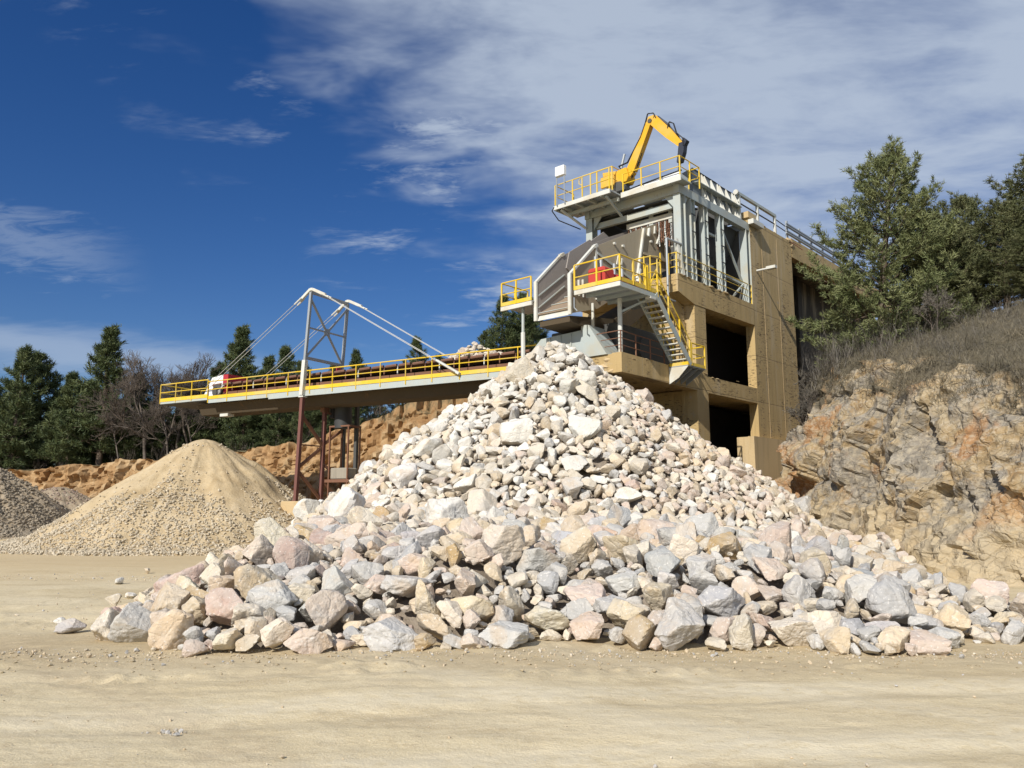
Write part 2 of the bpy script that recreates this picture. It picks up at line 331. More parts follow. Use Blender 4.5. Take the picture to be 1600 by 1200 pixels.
def cliffmat():
    m, n, b, base, v = earthmat('weathered_rock_face', (.27, .17, .08), (.36, .265, .145), (.37, .305, .20), .55, ((.09, .08, .058), (.16, .135, .092)))
    # grey weathered limestone faces with white veins, orange clay in pockets
    g = n.noise(n.mapping(v, (1, 1, 1.5), (4, 9, 2), (R(25), R(20), 0)), .75, 6, .65, .9)
    at = n.add('ShaderNodeAttribute', attribute_name='veg').outputs['Fac']
    rockf = n.math('SUBTRACT', 1.0, n.step(at, .3, .7))
    base2 = n.mix(n.math('MULTIPLY', n.math('MULTIPLY', n.step(g, .43, .56), rockf), .88), base, n.mix(n.noise(v, 3, 5), (.15, .14, .122), (.33, .30, .25)))
    cl = n.noise(v, .42, 4, .55, .6)
    ca = n.add('ShaderNodeAttribute', attribute_name='clay').outputs['Fac']
    base2 = n.mix(n.math('MULTIPLY', n.math('MULTIPLY', n.step(n.math('ADD', cl, n.math('MULTIPLY', ca, .30)), .58, .68), rockf), .8), base2, n.mix(n.noise(v, 2.2, 5), (.30, .13, .04), (.46, .26, .11)))
    vein = n.math('ABSOLUTE', n.math('SUBTRACT', n.noise(n.mapping(v, (1, 1, 2.2), (1, 2, 3), (0, R(30), 0)), .9, 5, .6, 1.2), .5))
    base2 = n.mix(n.math('MULTIPLY', n.math('SUBTRACT', 1.0, n.step(vein, .003, .016)), n.math('MULTIPLY', rockf, .35)), base2, (.58, .53, .44))
    wv = n.add('ShaderNodeVectorMath', operation='ADD', ins={0: n.mapping(v, (1, 1, 1.5), (0, 0, 0), (R(20), R(-28), 0)), 1: n.add('ShaderNodeTexNoise', ins={'Vector': v, 'Scale': 1.4, 'Detail': 4.0}).outputs[1]}).outputs[0]
    crk = n.add('ShaderNodeTexVoronoi', feature='DISTANCE_TO_EDGE', ins={'Vector': wv, 'Scale': .85}).outputs[0]
    crk2 = n.add('ShaderNodeTexVoronoi', feature='DISTANCE_TO_EDGE', ins={'Vector': wv, 'Scale': 2.6}).outputs[0]
    line = n.math('MAXIMUM', n.math('SUBTRACT', 1.0, n.step(crk, .004, .035)), n.math('MULTIPLY', n.math('SUBTRACT', 1.0, n.step(crk2, .004, .04)), .55))
    base2 = n.mix(n.math('MULTIPLY', n.math('MULTIPLY', line, rockf), .30), base2, (.12, .09, .055))
    fin = n.noise(v, 6, 6, .7); hh = n.math('ADD', n.math('MULTIPLY', fin, .8), n.math('MULTIPLY', n.math('MINIMUM', crk, .06), 9.0)); hh = n.math('ADD', hh, n.math('MULTIPLY', n.math('MINIMUM', crk2, .06), 4.0))
    bump(n, b, hh, .7, .10)
    base2 = n.mix(n.math('MULTIPLY', n.math('MULTIPLY', n.step(fin, .46, .64), rockf), .55), base2, (.50, .425, .30))
    fo = n.add('ShaderNodeSeparateXYZ', ins={0: v}).outputs
    base2 = n.mix(n.math('MULTIPLY', n.math('MULTIPLY', n.math('SUBTRACT', 1.0, n.step(n.math('ADD', fo[2], n.math('MULTIPLY', g, 2.0)), 1.3, 3.4)), rockf), .75), base2, (.52, .42, .265))
    n.l.new(base2, b.inputs['Base Color'])
    return m
M['cliff'] = cliffmat()
def leafmat(name, c1, c2, sub=.0):
    m, n, b = newmat(name); v = worldco(n)
    base = n.mix(n.step(n.noise(v, 1.3, 5, .65), .35, .65), c1, c2)
    n.l.new(base, b.inputs['Base Color']); b.inputs['Roughness'].default_value = .6; b.inputs['Specular IOR Level'].default_value = .3
    return m
M['pine'] = leafmat('pine_needles', (.12, .145, .056), (.215, .23, .10))
M['pine_far'] = leafmat('dark_pine_needles', (.048, .072, .027), (.110, .132, .05))
M['pine_olive'] = leafmat('olive_pine_needles', (.085, .10, .040), (.160, .165, .075))
M['bark'] = leafmat('pine_bark', (.075, .055, .04), (.15, .11, .08))
M['twig'] = leafmat('bare_twigs', (.085, .07, .058), (.155, .125, .10))
M['scrub'] = leafmat('dry_scrub', (.095, .085, .07), (.175, .155, .125))
M['straw'] = leafmat('dry_grass', (.11, .098, .066), (.19, .16, .105))
#PART2
# ================================================================== SETTING
# ------------------------------------------------------------------ ground sheet
def axis(lo, hi, dlo, dhi, fine, grow=1.16):
    a = list(np.arange(dlo, dhi + 1e-6, fine)); s = fine
    while a[-1] < hi: s *= grow; a.append(min(a[-1] + s, hi))
    s = fine
    while a[0] > lo: s *= grow; a.insert(0, max(a[0] - s, lo))
    return np.array(a)
def ground_z(x, y):
    z = -.5 * sst(y, 24, 38) * sst(-x, 4, 10) + 1.0 * sst(-x, 22, 34) * sst(y, 40, 55)
    z = z + .035 * fbm2(x, y, .35, 3, 3) + .012 * fbm2(x * .5, y * 1.6, 1.6, 3, 5)
    rut = sst(-x, 3.2, 6) * sst(y, 12.2, 13.2) * (1 - sst(y, 18, 20))
    z = z + rut * (.05 * np.abs(np.sin((y + .12 * x + .25 * np.sin(x * .6)) * 3.1)) + .05 * np.maximum(fbm2(x, y, 1.3, 3, 9), 0))
    clod = sst(y, 8.4, 9.3) * (1 - sst(y, 10.6, 11.4)) * sst(fbm2(x * .5, y, .6, 2, 12), -.1, .35)
    z = z + clod * .075 * np.maximum(fbm2(x * .7, y, 3.2, 3, 8), -.1)
    z = z + .008 * fbm2(x * .85, y, 5.0, 3, 15) * (1 - sst(y, 14, 22))
    yb = y - 9.0 - .06 * x - .12 * np.sin(x * .8); lug = np.sin(2 * math.pi * (x + .5 * np.abs(yb)) / .30)
    z = z + .030 * sst(lug, .1, .8) * np.exp(-(yb / .24) ** 4) * sst(fbm2(x, y, .8, 2, 44), -.12, .25) * (1 - sst(np.abs(x + 1), 3.0, 4.6))
    yb = y - 13.3 - .10 * x; lug = np.sin(2 * math.pi * (x + .5 * np.abs(yb)) / .34)
    z = z + .035 * sst(lug, .1, .8) * np.exp(-(yb / .3) ** 4) * sst(-x, 5.5, 7)
    tr = np.abs(((y - 6.6 - .10 * x - .25 * np.sin(x * .35)) / .55) % 3.4 - 1.7)
    z = z - .020 * np.exp(-(tr / .35) ** 2) * sst(y, 4, 5) * (1 - sst(y, 9, 10))
    return z
ax_, ay_ = axis(-900, 900, -8.5, 8.5, .065, 1.12), axis(-60, 1500, 5.0, 11.2, .05, 1.09)
X, Y = np.meshgrid(ax_, ay_); sh = X.shape; X = X.ravel(); Y = Y.ravel()
def gridF(h, w_):
    i = np.arange(h * w_).reshape(h, w_); return np.stack([i[:-1, :-1], i[:-1, 1:], i[1:, 1:], i[1:, :-1]], -1).reshape(-1, 4)
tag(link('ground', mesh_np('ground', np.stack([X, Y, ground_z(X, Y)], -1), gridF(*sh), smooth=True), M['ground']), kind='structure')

# ------------------------------------------------------------------ earth bank and plateau behind the conveyor
xs = np.concatenate([np.arange(-110, -60, 1.5), np.arange(-60, 4, .22), np.arange(4, 70, 1.5)])
kx = [-110, -60, -40, -25, -15, -8, 0, 8, 30, 70]
bank_f = lambda x: np.interp(x, kx, [70, 66, 64, 61, 57.5, 54, 50, 52, 58, 60])
bank_h = lambda x: np.interp(x, kx, [4, 4.4, 4.8, 5.7, 6.6, 8.8, 9.8, 10, 9, 9])
def plateau_z(x, y):
    d = np.maximum(y - bank_f(x) - 3.2, 0); s = np.interp(x, [-60, -20, -6, 4, 30], [.03, .03, .18, .28, .05])
    return bank_h(x) + s * np.minimum(d, 24) + .25 * fbm2(np.asarray(x, float) * 1., np.asarray(y, float) * 1., .2, 3, 4)
vv = np.concatenate([np.linspace(-.25, 1.08, 70), 1.08 + np.cumsum(np.geomspace(.05, 6, 34))])
XX, VV = np.meshgrid(xs, vv); sh = XX.shape; XX = XX.ravel(); VV = VV.ravel()
lean = np.interp(XX, [-30, -14, -8, 0], [2.6, 3.0, 5.5, 7])
YY = bank_f(XX) + np.minimum(VV, 1.08) * lean + np.maximum(VV - 1.08, 0) * 2.6
ZZ = np.where(VV < 1, -.9 + (bank_h(XX) + .9) * np.clip(VV, -.2, 1) ** .9 if False else -.9 + (bank_h(XX) + .9) * np.sign(VV) * np.abs(np.clip(VV, -.2, 1)) ** .85, plateau_z(XX, np.maximum(YY, bank_f(XX) + 3.2)))
P = np.stack([XX, YY, ZZ], -1); f_ = sst(VV, -.05, .15) * (1 - sst(VV, 1.0, 1.25))
dis = .55 * fbm(P * (.28, .28, .16), 3) + .75 * np.abs(fbm(P * (.8, .8, .35) + 5, 4, 2.2, .55)) + .20 * fbm(P * (2.4, 2.4, 1.8) + 3, 3)
YY = YY - dis * f_ * 1.35; ZZ = ZZ + f_ * .25 * fbm(P * .9 + 9, 4)
tag(link('hillside', mesh_np('hillside', np.stack([XX, YY, ZZ], -1), gridF(*sh), smooth=True, sharp=30,
    attrs={'veg': np.clip(sst(VV, .98, 1.10) * .9 + sst(VV, .72, 1.0) * .22 + (XX > -10) * sst(VV, .55, .9) * .22, 0, 1)}), M['bank']), kind='structure')

# ------------------------------------------------------------------ rock cliff and slope at the right
ctrl = np.array([(17.5, 47.5, 3.0, 6.0), (15.3, 43.5, 3.0, 6.2), (12.9, 39.2, 2.6, 6.3), (11.4, 35.0, 1.5, 7.4), (10.3, 29.4, -.2, 7.1), (9.9, 23.2, -.4, 6.0), (10.9, 17.6, -.4, 4.7), (15.2, 13.9, -.4, 4.1), (25, 11.6, -.4, 3.6), (43, 8, -.4, 3.4)])
def crv(t, k): 
    i = np.clip(t, 0, len(ctrl) - 1.001); a = i.astype(int); f = i - a; f = f * f * (3 - 2 * f) * .35 + f * .65
    return ctrl[a, k] * (1 - f) + ctrl[a + 1, k] * f
ts = np.concatenate([np.linspace(0, 2, 60), np.linspace(2, 7, 360)[1:], np.linspace(7, 9, 60)[1:]])
dx = np.gradient(np.convolve(np.pad(crv(ts, 0), 12, mode='edge'), np.ones(25) / 25, 'valid')); dy = np.gradient(np.convolve(np.pad(crv(ts, 1), 12, mode='edge'), np.ones(25) / 25, 'valid'))
ln = np.hypot(dx, dy); inx, iny = -dy / ln, dx / ln      # inward normal (to the hill)
inx[:3] = inx[3]; iny[:3] = iny[3]
vs = np.concatenate([np.linspace(-.12, 1.0, 95), 1.0 + np.cumsum(np.geomspace(.04, 3.2, 44))])
TT, VV = np.meshgrid(np.arange(len(ts)), vs); sh = TT.shape; TT = TT.ravel(); VV = VV.ravel(); t = ts[TT]
z0, z1 = crv(t, 2), crv(t, 3); vc = np.clip(VV, -.12, 1)
inn = 2.7 * (.75 * vc + .25 * np.maximum(vc, 0) ** 3) + np.maximum(VV - 1, 0) * 1.75
ex = np.maximum(VV - 1, 0) * 1.75
wv = sst(ex, 0, 9); ox = inx[TT] * (1 - wv) + .93 * wv; oy = iny[TT] * (1 - wv) + .36 * wv
XX = crv(t, 0) + inx[TT] * (inn - ex) + ox * ex; YY = crv(t, 1) + iny[TT] * (inn - ex) + oy * ex
ZZ = z0 + (z1 - z0) * vc + np.minimum(ex, 30) * .34
P = np.stack([XX, YY, ZZ], -1); f_ = (1 - .75 * sst(VV, .92, 1.35))
def facets(P, n, seed, tilt, off):
    q = np.random.default_rng(seed); c = P[q.integers(0, len(P), n)] + q.normal(size=(n, 3)) * .2; nv = q.normal(size=(n, 3)) * tilt; oc = q.uniform(-off, off, n)
    W = P + .35 * np.stack([fbm(P * .9 + 7, 2), fbm(P * .9 + 17, 2), fbm(P * .9 + 27, 2)], -1) * min(1, 40 / n + .3); best = np.full(len(P), 1e9); idx = np.zeros(len(P), int)
    for k in range(n):
        d = ((W - c[k]) ** 2 * (1, 1, 1.6)).sum(1); m = d < best; best[m] = d[m]; idx[m] = k
    return ((P - c[idx]) * nv[idx]).sum(1) + oc[idx]
near_ = P[(t > 1.5) & (t < 7.5) & (VV < 1.3)]
fa = np.zeros(len(P)); sel = VV < 1.6
fa[sel] = (1.0 * facets(P[sel], 52, 3, .27, .10) + .45 * facets(P[sel], 300, 4, .30, .03)) * (1 - .4 * sst(t[sel], 3.6, 5.2))
rot = P @ np.array(Matrix.Rotation(R(38), 3, 'Y') @ Matrix.Rotation(R(20), 3, 'X')).T
dis = .55 * fbm(P * .25, 3) + fa + -.16 * (1 - 3 * np.abs(pn(rot * (.45, .45, 1.1) + 8))) - .07 * (1 - 3 * np.abs(pn(rot * (1.3, 1.3, 2.6) + 2))) + .10 * (1 - 2 * np.abs(pn(P * 2.2 + 4))) + .09 * fbm(P * 3.1, 4) + .05 * fbm(P * 9, 3)
dis = dis * f_ * .85
XX -= inx[TT] * dis * .85; YY -= iny[TT] * dis * .85; ZZ = ZZ + dis * .30 + .12 * fbm(P * .9, 3) * (1 - f_)
veg = sst(VV + .30 * fbm(P * .5, 3), .80, 1.15) + .20 * sst(t, 6.0, 7.0)
HILL = np.stack([XX, YY, ZZ], -1)
tag(link('rock_cliff', mesh_np('rock_cliff', HILL, gridF(*sh)[:, ::-1], smooth=True, sharp=30, attrs={'veg': np.clip(veg, 0, 1), 'clay': np.exp(-((HILL[:, 1] - 31.5 - .5 * HILL[:, 2]) / 2.3) ** 2) * sst(HILL[:, 2], 6.0, 3.5)}), M['cliff']), kind='structure')
def hill_z(x, y):
    d = (HILL[:, 0] - x) ** 2 + (HILL[:, 1] - y) ** 2; return float(HILL[np.argmin(d), 2])

# ================================================================== STONES
def ico(n):
    bm = bmesh.new(); bmesh.ops.create_icosphere(bm, subdivisions=n, radius=1)
    V = np.array([v.co[:] for v in bm.verts]); F = np.array([[v.index for v in f.verts] for f in bm.faces]); bm.free()
    return V / np.linalg.norm(V, axis=1)[:, None], F
ICO = {n: ico(n) for n in (1, 2, 3, 4, 5)}
def rock_shape(n, g, flat=.68, k=None):
    D, F = ICO[n]; k = k or g.integers(8, 14)
    nn = g.normal(size=(k, 3)); nn /= np.linalg.norm(nn, axis=1)[:, None]
    for _ in range(6):                                      # spread the facets
        d = nn[:, None] - nn[None]; q = (d ** 2).sum(-1) + .05; nn = nn + .05 * (d / q[..., None] ** 1.5).sum(1); nn /= np.linalg.norm(nn, axis=1)[:, None]
    nn = nn + .28 * g.normal(size=(k, 3)); nn /= np.linalg.norm(nn, axis=1)[:, None]
    dd = g.uniform(.52, 1.0, k); p = 40
    s = np.maximum(D @ nn.T, 0) / dd; r = np.minimum((s ** p).sum(1) ** (-1 / p), 1.3)
    sd = g.uniform(0, 60)
    r = r * (1 + .07 * fbm(D * 1.6 + sd, 2))
    if n >= 4: r = r * (1 + .035 * (1 - 2 * np.abs(pn(D * 3.4 + sd))) + .018 * fbm(D * 8 + sd, 2))
    if n >= 5: r = r * (1 + .008 * fbm(D * 21 + sd, 2))
    V = D * r[:, None]; V = V * (1, g.uniform(.52, .98), g.uniform(flat - .26, flat + .18))
    V -= (V.max(0) + V.min(0)) / 2; return V / (V.max(0) - V.min(0)).max(), F
def rotm(g, tilt):
    a = g.uniform(0, 2 * math.pi); b = g.uniform(0, 2 * math.pi); t = g.normal() * tilt
    return np.array(Matrix.Rotation(t, 3, Vector((math.cos(b), math.sin(b), 0))) @ Matrix.Rotation(a, 3, 'Z'))
PAL = {'cream': (.635, .56, .44), 'white': (.69, .66, .595), 'grey': (.48, .465, .435), 'bluegrey': (.405, .405, .40), 'pink': (.575, .465, .375), 'beige': (.585, .48, .335), 'ochre': (.46, .33, .17), 'rose': (.49, .365, .30)}
PN = list(PAL)
APX = np.array((1.9, 34.4))
def heap_z(x, y):
    x = np.asarray(x, float); y = np.asarray(y, float)
    r = np.hypot(x - APX[0], y - APX[1])
    cone = 9.05 - .755 * np.sqrt(r * r + .25) + .22 * fbm2(x, y, .35, 3, 21) * sst(r, .5, 4)
    xl = np.interp(y, [10, 11.2, 12.2, 16, 20, 25, 29], [-4.6, -5.5, -6.2, -6.9, -7.3, -6.9, -5.5])
    yf = 10.35 + .35 * np.sin(x * .9 + 1) + .25 * np.sin(x * 2.3) + .02 * x + .6 * sst(-x, 4, 6)
    d = np.minimum(x - xl, y - yf); d = np.minimum(d, np.interp(x / y, [.42, .47, .52, .57, .64, .72], [40, 22, 16.5, 14.2, 12.9, 12.3]) - y)
    fld = (1.0 + .30 * fbm2(x, y, .45, 2, 31) + .15 * sst(y, 17, 22) - .62 * sst(x, 3, 7.5) - .30 * sst(y, 19, 25) * sst(-x, 3, 6)) * sst(d, .0, 2.7)
    k = 1.1; m = np.maximum(cone, fld); h = m + k * np.exp(-np.abs(cone - fld) / k) * .35
    return np.where(d > -.02, np.maximum(h, 0) * sst(d, -.02, .25), np.where(cone > .1, cone, -.3)), d, r
gx, gy = np.meshgrid(np.arange(-11, 15, .16), np.arange(9.6, 46, .16)); sh = gx.shape
hz, dd_, rr_ = heap_z(gx.ravel(), gy.ravel())
tag(link('rubble_bed', mesh_np('rubble_bed', np.stack([gx.ravel(), gy.ravel(), np.where(hz > .06, hz - .17, -.35) + .05 * fbm2(gx.ravel(), gy.ravel(), 2.2, 2, 2)], -1), gridF(*sh), smooth=True), M['rubble']), kind='structure')

def zone_size(x, y, r, g, cls):
    y = y + g.normal() * 2.4; right = x + g.normal() * .8 > 3.2 and y > 20.5
    if cls == 0:
        if y < 14.5: return .30 + .56 * g.uniform() ** 1.35
        if y < 21: return .30 + .56 * g.uniform() ** 1.5
        return g.choice([g.uniform(.32, .5), g.uniform(.6, .9)], p=[.88, .12]) if right else g.choice([g.uniform(.40, .72), g.uniform(.8, 1.45)], p=[.84, .16])
    if cls == 1: return g.uniform(.20, .34) if right else (g.uniform(.17, .34) if y < 17 else g.uniform(.22, .42))
    return g.uniform(.10, .22)
def zone_col(x, y, r, g):
    y = y + g.normal() * 2.6; x = x + g.normal() * 1.2; r = r + g.normal() * 1.5
    if r < 7 and not (x > 4.5): pr = dict(white=.52, cream=.36, grey=.06, beige=.06)
    elif y > 20.5 and x > 3: pr = dict(pink=.32, cream=.32, beige=.20, white=.12, grey=.04)
    elif y > 20.5: pr = dict(cream=.42, white=.28, pink=.12, beige=.14, grey=.04)
    elif x > 3.5: pr = dict(grey=.32, bluegrey=.12, beige=.22, cream=.22, pink=.10, ochre=.02)
    elif x < -2.5: pr = dict(pink=.25, cream=.27, grey=.19, beige=.17, rose=.08, ochre=.04)
    else: pr = dict(grey=.27, pink=.16, cream=.26, beige=.18, bluegrey=.07, ochre=.04, rose=.02)
    return g.choice(list(pr), p=np.array(list(pr.values())) / sum(pr.values()))
g = np.random.default_rng(5)
acc = np.zeros((0, 4)); rocks = []
def try_pass(cls, attempts, tight):
    global acc
    xs = g.uniform(-9.5, 12.5, attempts); u = g.uniform(0, 1, attempts); ys = 10.1 + 25.6 * u ** 1.25
    h, d, r = heap_z(xs, ys); dxz = (heap_z(xs + .3, ys)[0] - h) / .3; dyz = (heap_z(xs, ys + .3)[0] - h) / .3
    buf = np.zeros((attempts, 4)); n0 = len(acc); n = n0; buf = np.concatenate([acc, buf])
    for i in range(attempts):
        x, y = xs[i], ys[i]
        if h[i] < -.05 or (d[i] < .12 and y < 22): continue
        if abs(x) / y > .70 or (y > 33 and x > 5.5 and False): continue
        fx = (x - 7.875) * .6704 + (y - 37) * .742; fy = -(x - 7.875) * .742 + (y - 37) * .6704     # tower footprint
        if fx > -4.6 and fy > .1 and h[i] > 6.4: continue
        if fx > 1.2 and fy > -.2: continue
        if fx > -5.2 and fy > .3 and h[i] > 7.6: continue
        s = zone_size(x, y, r[i], g, cls)
        if cls == 0 and y > 33.2: s = min(s, .75)
        if x / y > .47: s = min(s, g.uniform(.28, .55))
        q = buf[:n]
        if n and (np.hypot(np.hypot(q[:, 0] - x, q[:, 1] - y), q[:, 2] - h[i]) < tight * (q[:, 3] + s) / 2).any(): continue
        buf[n] = (x, y, h[i], s); n += 1
        rocks.append((x, y, h[i], s, dxz[i], dyz[i], zone_col(x, y, r[i], g), cls, d[i]))
    acc = buf[:n]
try_pass(0, 15000, .63); try_pass(1, 40000, .66); try_pass(2, 11000, .60)
# a couple of stray stones on the floor beside the heap
for x, y, s, c in ((-6.35, 11.9, .42, 'grey'), (-8.9, 18.6, .26, 'white'), (-6.9, 14.3, .30, 'cream'), (-7.4, 16.0, .22, 'white'), (-9.8, 22.0, .24, 'cream'), (-7.05, 12.9, .2, 'white')):
    rocks.append((x, y, float(ground_z(np.array([x]), np.array([y]))[0]), s, 0, 0, c, 0, .1))
order = sorted(range(len(rocks)), key=lambda i: -rocks[i][3] / rocks[i][1])
single = [i for i in order if rocks[i][7] < 2][:300]
sset = set(single)
def place(V, rk, g):
    x, y, h, s, dx, dy, c, cls, d = rk
    n = Vector((-dx, -dy, 1)).normalized(); q = np.array(Vector((0, 0, 1)).rotation_difference(n).to_matrix())
    q = q if h > .6 else np.eye(3)
    W = (V @ (q @ rotm(g, .60 if h > .25 else .35)).T) * s
    hgt = W[:, 2].max() - W[:, 2].min()
    emb = g.uniform(.12, .42) if h > .3 else .10
    return W - (0, 0, W[:, 2].min() + emb * hgt)
SHAPES3 = [rock_shape(3, g) for _ in range(70)]; SHAPES2 = [rock_shape(2, g, k=9) for _ in range(60)]
CW = {'cream': 'cream', 'white': 'near-white', 'grey': 'pale grey', 'bluegrey': 'blue-grey', 'pink': 'pinkish', 'beige': 'beige', 'ochre': 'ochre-stained', 'rose': 'dusky rose'}
def where(x, y, r, d):
    if y < 12.0 and d < 1.5: return 'at the heap front edge'
    if x > 5.2 and y < 20.5: return 'below the rock cliff'
    if x < -4.2 and y < 24: return 'facing the sand heap'
    if y < 20.5: return 'in the wide apron'
    if r < 4: return 'near the cone top'
    return 'on the conveyor-side flank' if x < APX[0] else 'on the tower-side flank'
made = []
for kk, i in enumerate(single):
    rk = rocks[i]; px = rk[3] / rk[1]; lv = 5 if kk < 32 else 4
    V, F = rock_shape(lv, g, .72 if rk[1] < 14 else .68); W = place(V, rk, g)
    c = np.array(PAL[rk[6]]) * g.uniform(.86, 1.10) * (1 + .012 * g.normal(size=3))
    o = link('boulder', mesh_np('boulder', W, F, c, sharp=36 if lv == 5 else 30), M['rock'], loc=rk[:3])
    e = W.max(0) - W.min(0); asp = e[2] / max(e[0], e[1])
    form = 'flat' if asp < .62 else ('upright' if asp > .98 else 'blocky')
    size = 'large' if rk[3] > .8 else ('medium' if rk[3] > .58 else 'small')
    made.append((o, rk, size, form))
SP = np.array([m[1][:3] for m in made])
for k_, (o, rk, size, form) in enumerate(made):
    dq = ((SP - SP[k_]) ** 2).sum(1); dq[k_] = 1e9; nb = [made[int(j)] for j in np.argsort(dq)[:6]]
    head = f"{size} {form} {CW[rk[6]]} boulder {where(rk[0], rk[1], math.hypot(rk[0] - APX[0], rk[1] - APX[1]), rk[8])}"
    lab = f"{head}, beside a {nb[0][3]} {CW[nb[0][1][6]]} one"; used = globals().setdefault('USED', set())
    for j in range(1, 6):
        if lab not in used: break
        c0, c1 = CW[nb[0][1][6]], CW[nb[j][1][6]]; lab = f"{head}, near two {c0} ones" if c0 == c1 else f"{head}, near {c0} and {c1} ones"
        if len(lab.replace('-', ' ').split()) > 16: lab = lab.replace(' the ', ' ').replace('-side', '')
    used.add(lab); tag(o, lab, 'boulder', 'boulders of the quarried stone heap')
def joined(name, lst, shapes, mat, sharp=28):
    Vs, Fs, Cs, k = [], [], [], 0
    for rk in lst:
        V, F = shapes[g.integers(len(shapes))]; W = place(V, rk, g) + rk[:3]
        Vs.append(W); Fs.append(F + k); k += len(W)
        c = np.clip(np.array(PAL[rk[6]]) * g.uniform(.82, 1.10), 0, .75); Cs.append(np.repeat(c[None], len(W), 0))
    return tag(link(name, mesh_np(name, np.concatenate(Vs), np.concatenate(Fs), np.concatenate(Cs), sharp=sharp), mat), kind='stuff')
rest = [rk for i, rk in enumerate(rocks) if i not in sset]
tag(joined('rubble_stone', [r for r in rest if r[7] < 2 and r[3] / r[1] > .0175], SHAPES3, M['rock']), 'smaller broken limestone blocks filling the tall quarried stone heap', 'rubble')
tag(joined('stone_chips', [r for r in rest if r[7] == 2 or r[3] / r[1] <= .0175], SHAPES2, M['rock'], 20), 'fist-sized stone chips wedged between the boulders of the heap', 'stone chips')
print('rocks', len(rocks), 'single', len(single), 'rest', len(rest))

# loose stones and clods on the floor
def scatter(name, pts, shapes, mat, label, cat, colfn, size, flat=1.0, emb=.3):
    Vs, Fs, Cs, k = [], [], [], 0
    for (x, y, z) in pts:
        V, F = shapes[g.integers(len(shapes))]; s = size(g); W = (V @ rotm(g, .8).T) * s * (1, 1, flat)
        W = W - (0, 0, W[:, 2].min() * (1 - emb)) + (x, y, z)
        Vs.append(W); Fs.append(F + k); k += len(W); Cs.append(np.repeat((np.array(colfn(g)) * g.uniform(.8, 1.12))[None], len(W), 0))
    return tag(link(name, mesh_np(name, np.concatenate(Vs), np.concatenate(Fs), np.concatenate(Cs), sharp=25), mat), label, cat, kind='stuff')
SHAPES1 = [rock_shape(1, g, k=8) for _ in range(30)]
def on_ground(x, y): x = np.asarray(x); y = np.asarray(y); return np.stack([x, y, ground_z(x, y)], -1)
def simplemat(name, sp=.2):
    m, n, b = newmat(name); at = n.add('ShaderNodeAttribute', attribute_name='col').outputs['Color']; v = worldco(n)
    n.l.new(n.mix(n.math('MULTIPLY', n.noise(v, 14, 4), .5), at, n.mix(.5, at, (.2, .16, .11))), b.inputs['Base Color']); b.inputs['Roughness'].default_value = .95
    b.inputs['Specular IOR Level'].default_value = sp; bump(n, b, n.noise(v, 30, 3), .4, .02); return m
M['pebble'] = simplemat('pebbles')
n_ = 700; x = g.uniform(-7, 9, n_); y = 8.6 + 2.0 * g.beta(2.6, 1.6, n_)
scatter('soil_clod', on_ground(x, y), SHAPES1, M['pebble'], 'crumbled brown soil clods along the foot of the stone heap', 'soil clods', lambda g: (.47, .385, .25), lambda g: g.uniform(.012, .06) * g.uniform(.5, 1.2), .6, .45)
n_ = 420; x = np.concatenate([g.uniform(-9, 9, n_), g.normal(-2.78, .09, 60), g.normal(-11, 3.0, 900), g.normal(-7.2, .9, 300), g.uniform(-6, 7.5, 520), g.uniform(-6.4, 8, 1300)]); y = np.concatenate([4.6 + 8 * g.uniform(0, 1, n_) ** 1.3, g.normal(6.9, .045, 60), g.normal(20.6, .55, 900), g.normal(15, 2.2, 300), 10.25 - np.abs(g.normal(0, .32, 520)), 10.5 - np.abs(g.normal(0, .45, 1300))])
sz = lambda g: min(g.exponential(.011) + .007, .07)
scatter('loose_pebble', on_ground(x, y), SHAPES1, M['pebble'], 'pale loose pebbles strewn across the sandy floor', 'pebbles', lambda g: PAL[('cream', 'beige', 'grey', 'beige')[g.integers(4)]], sz)

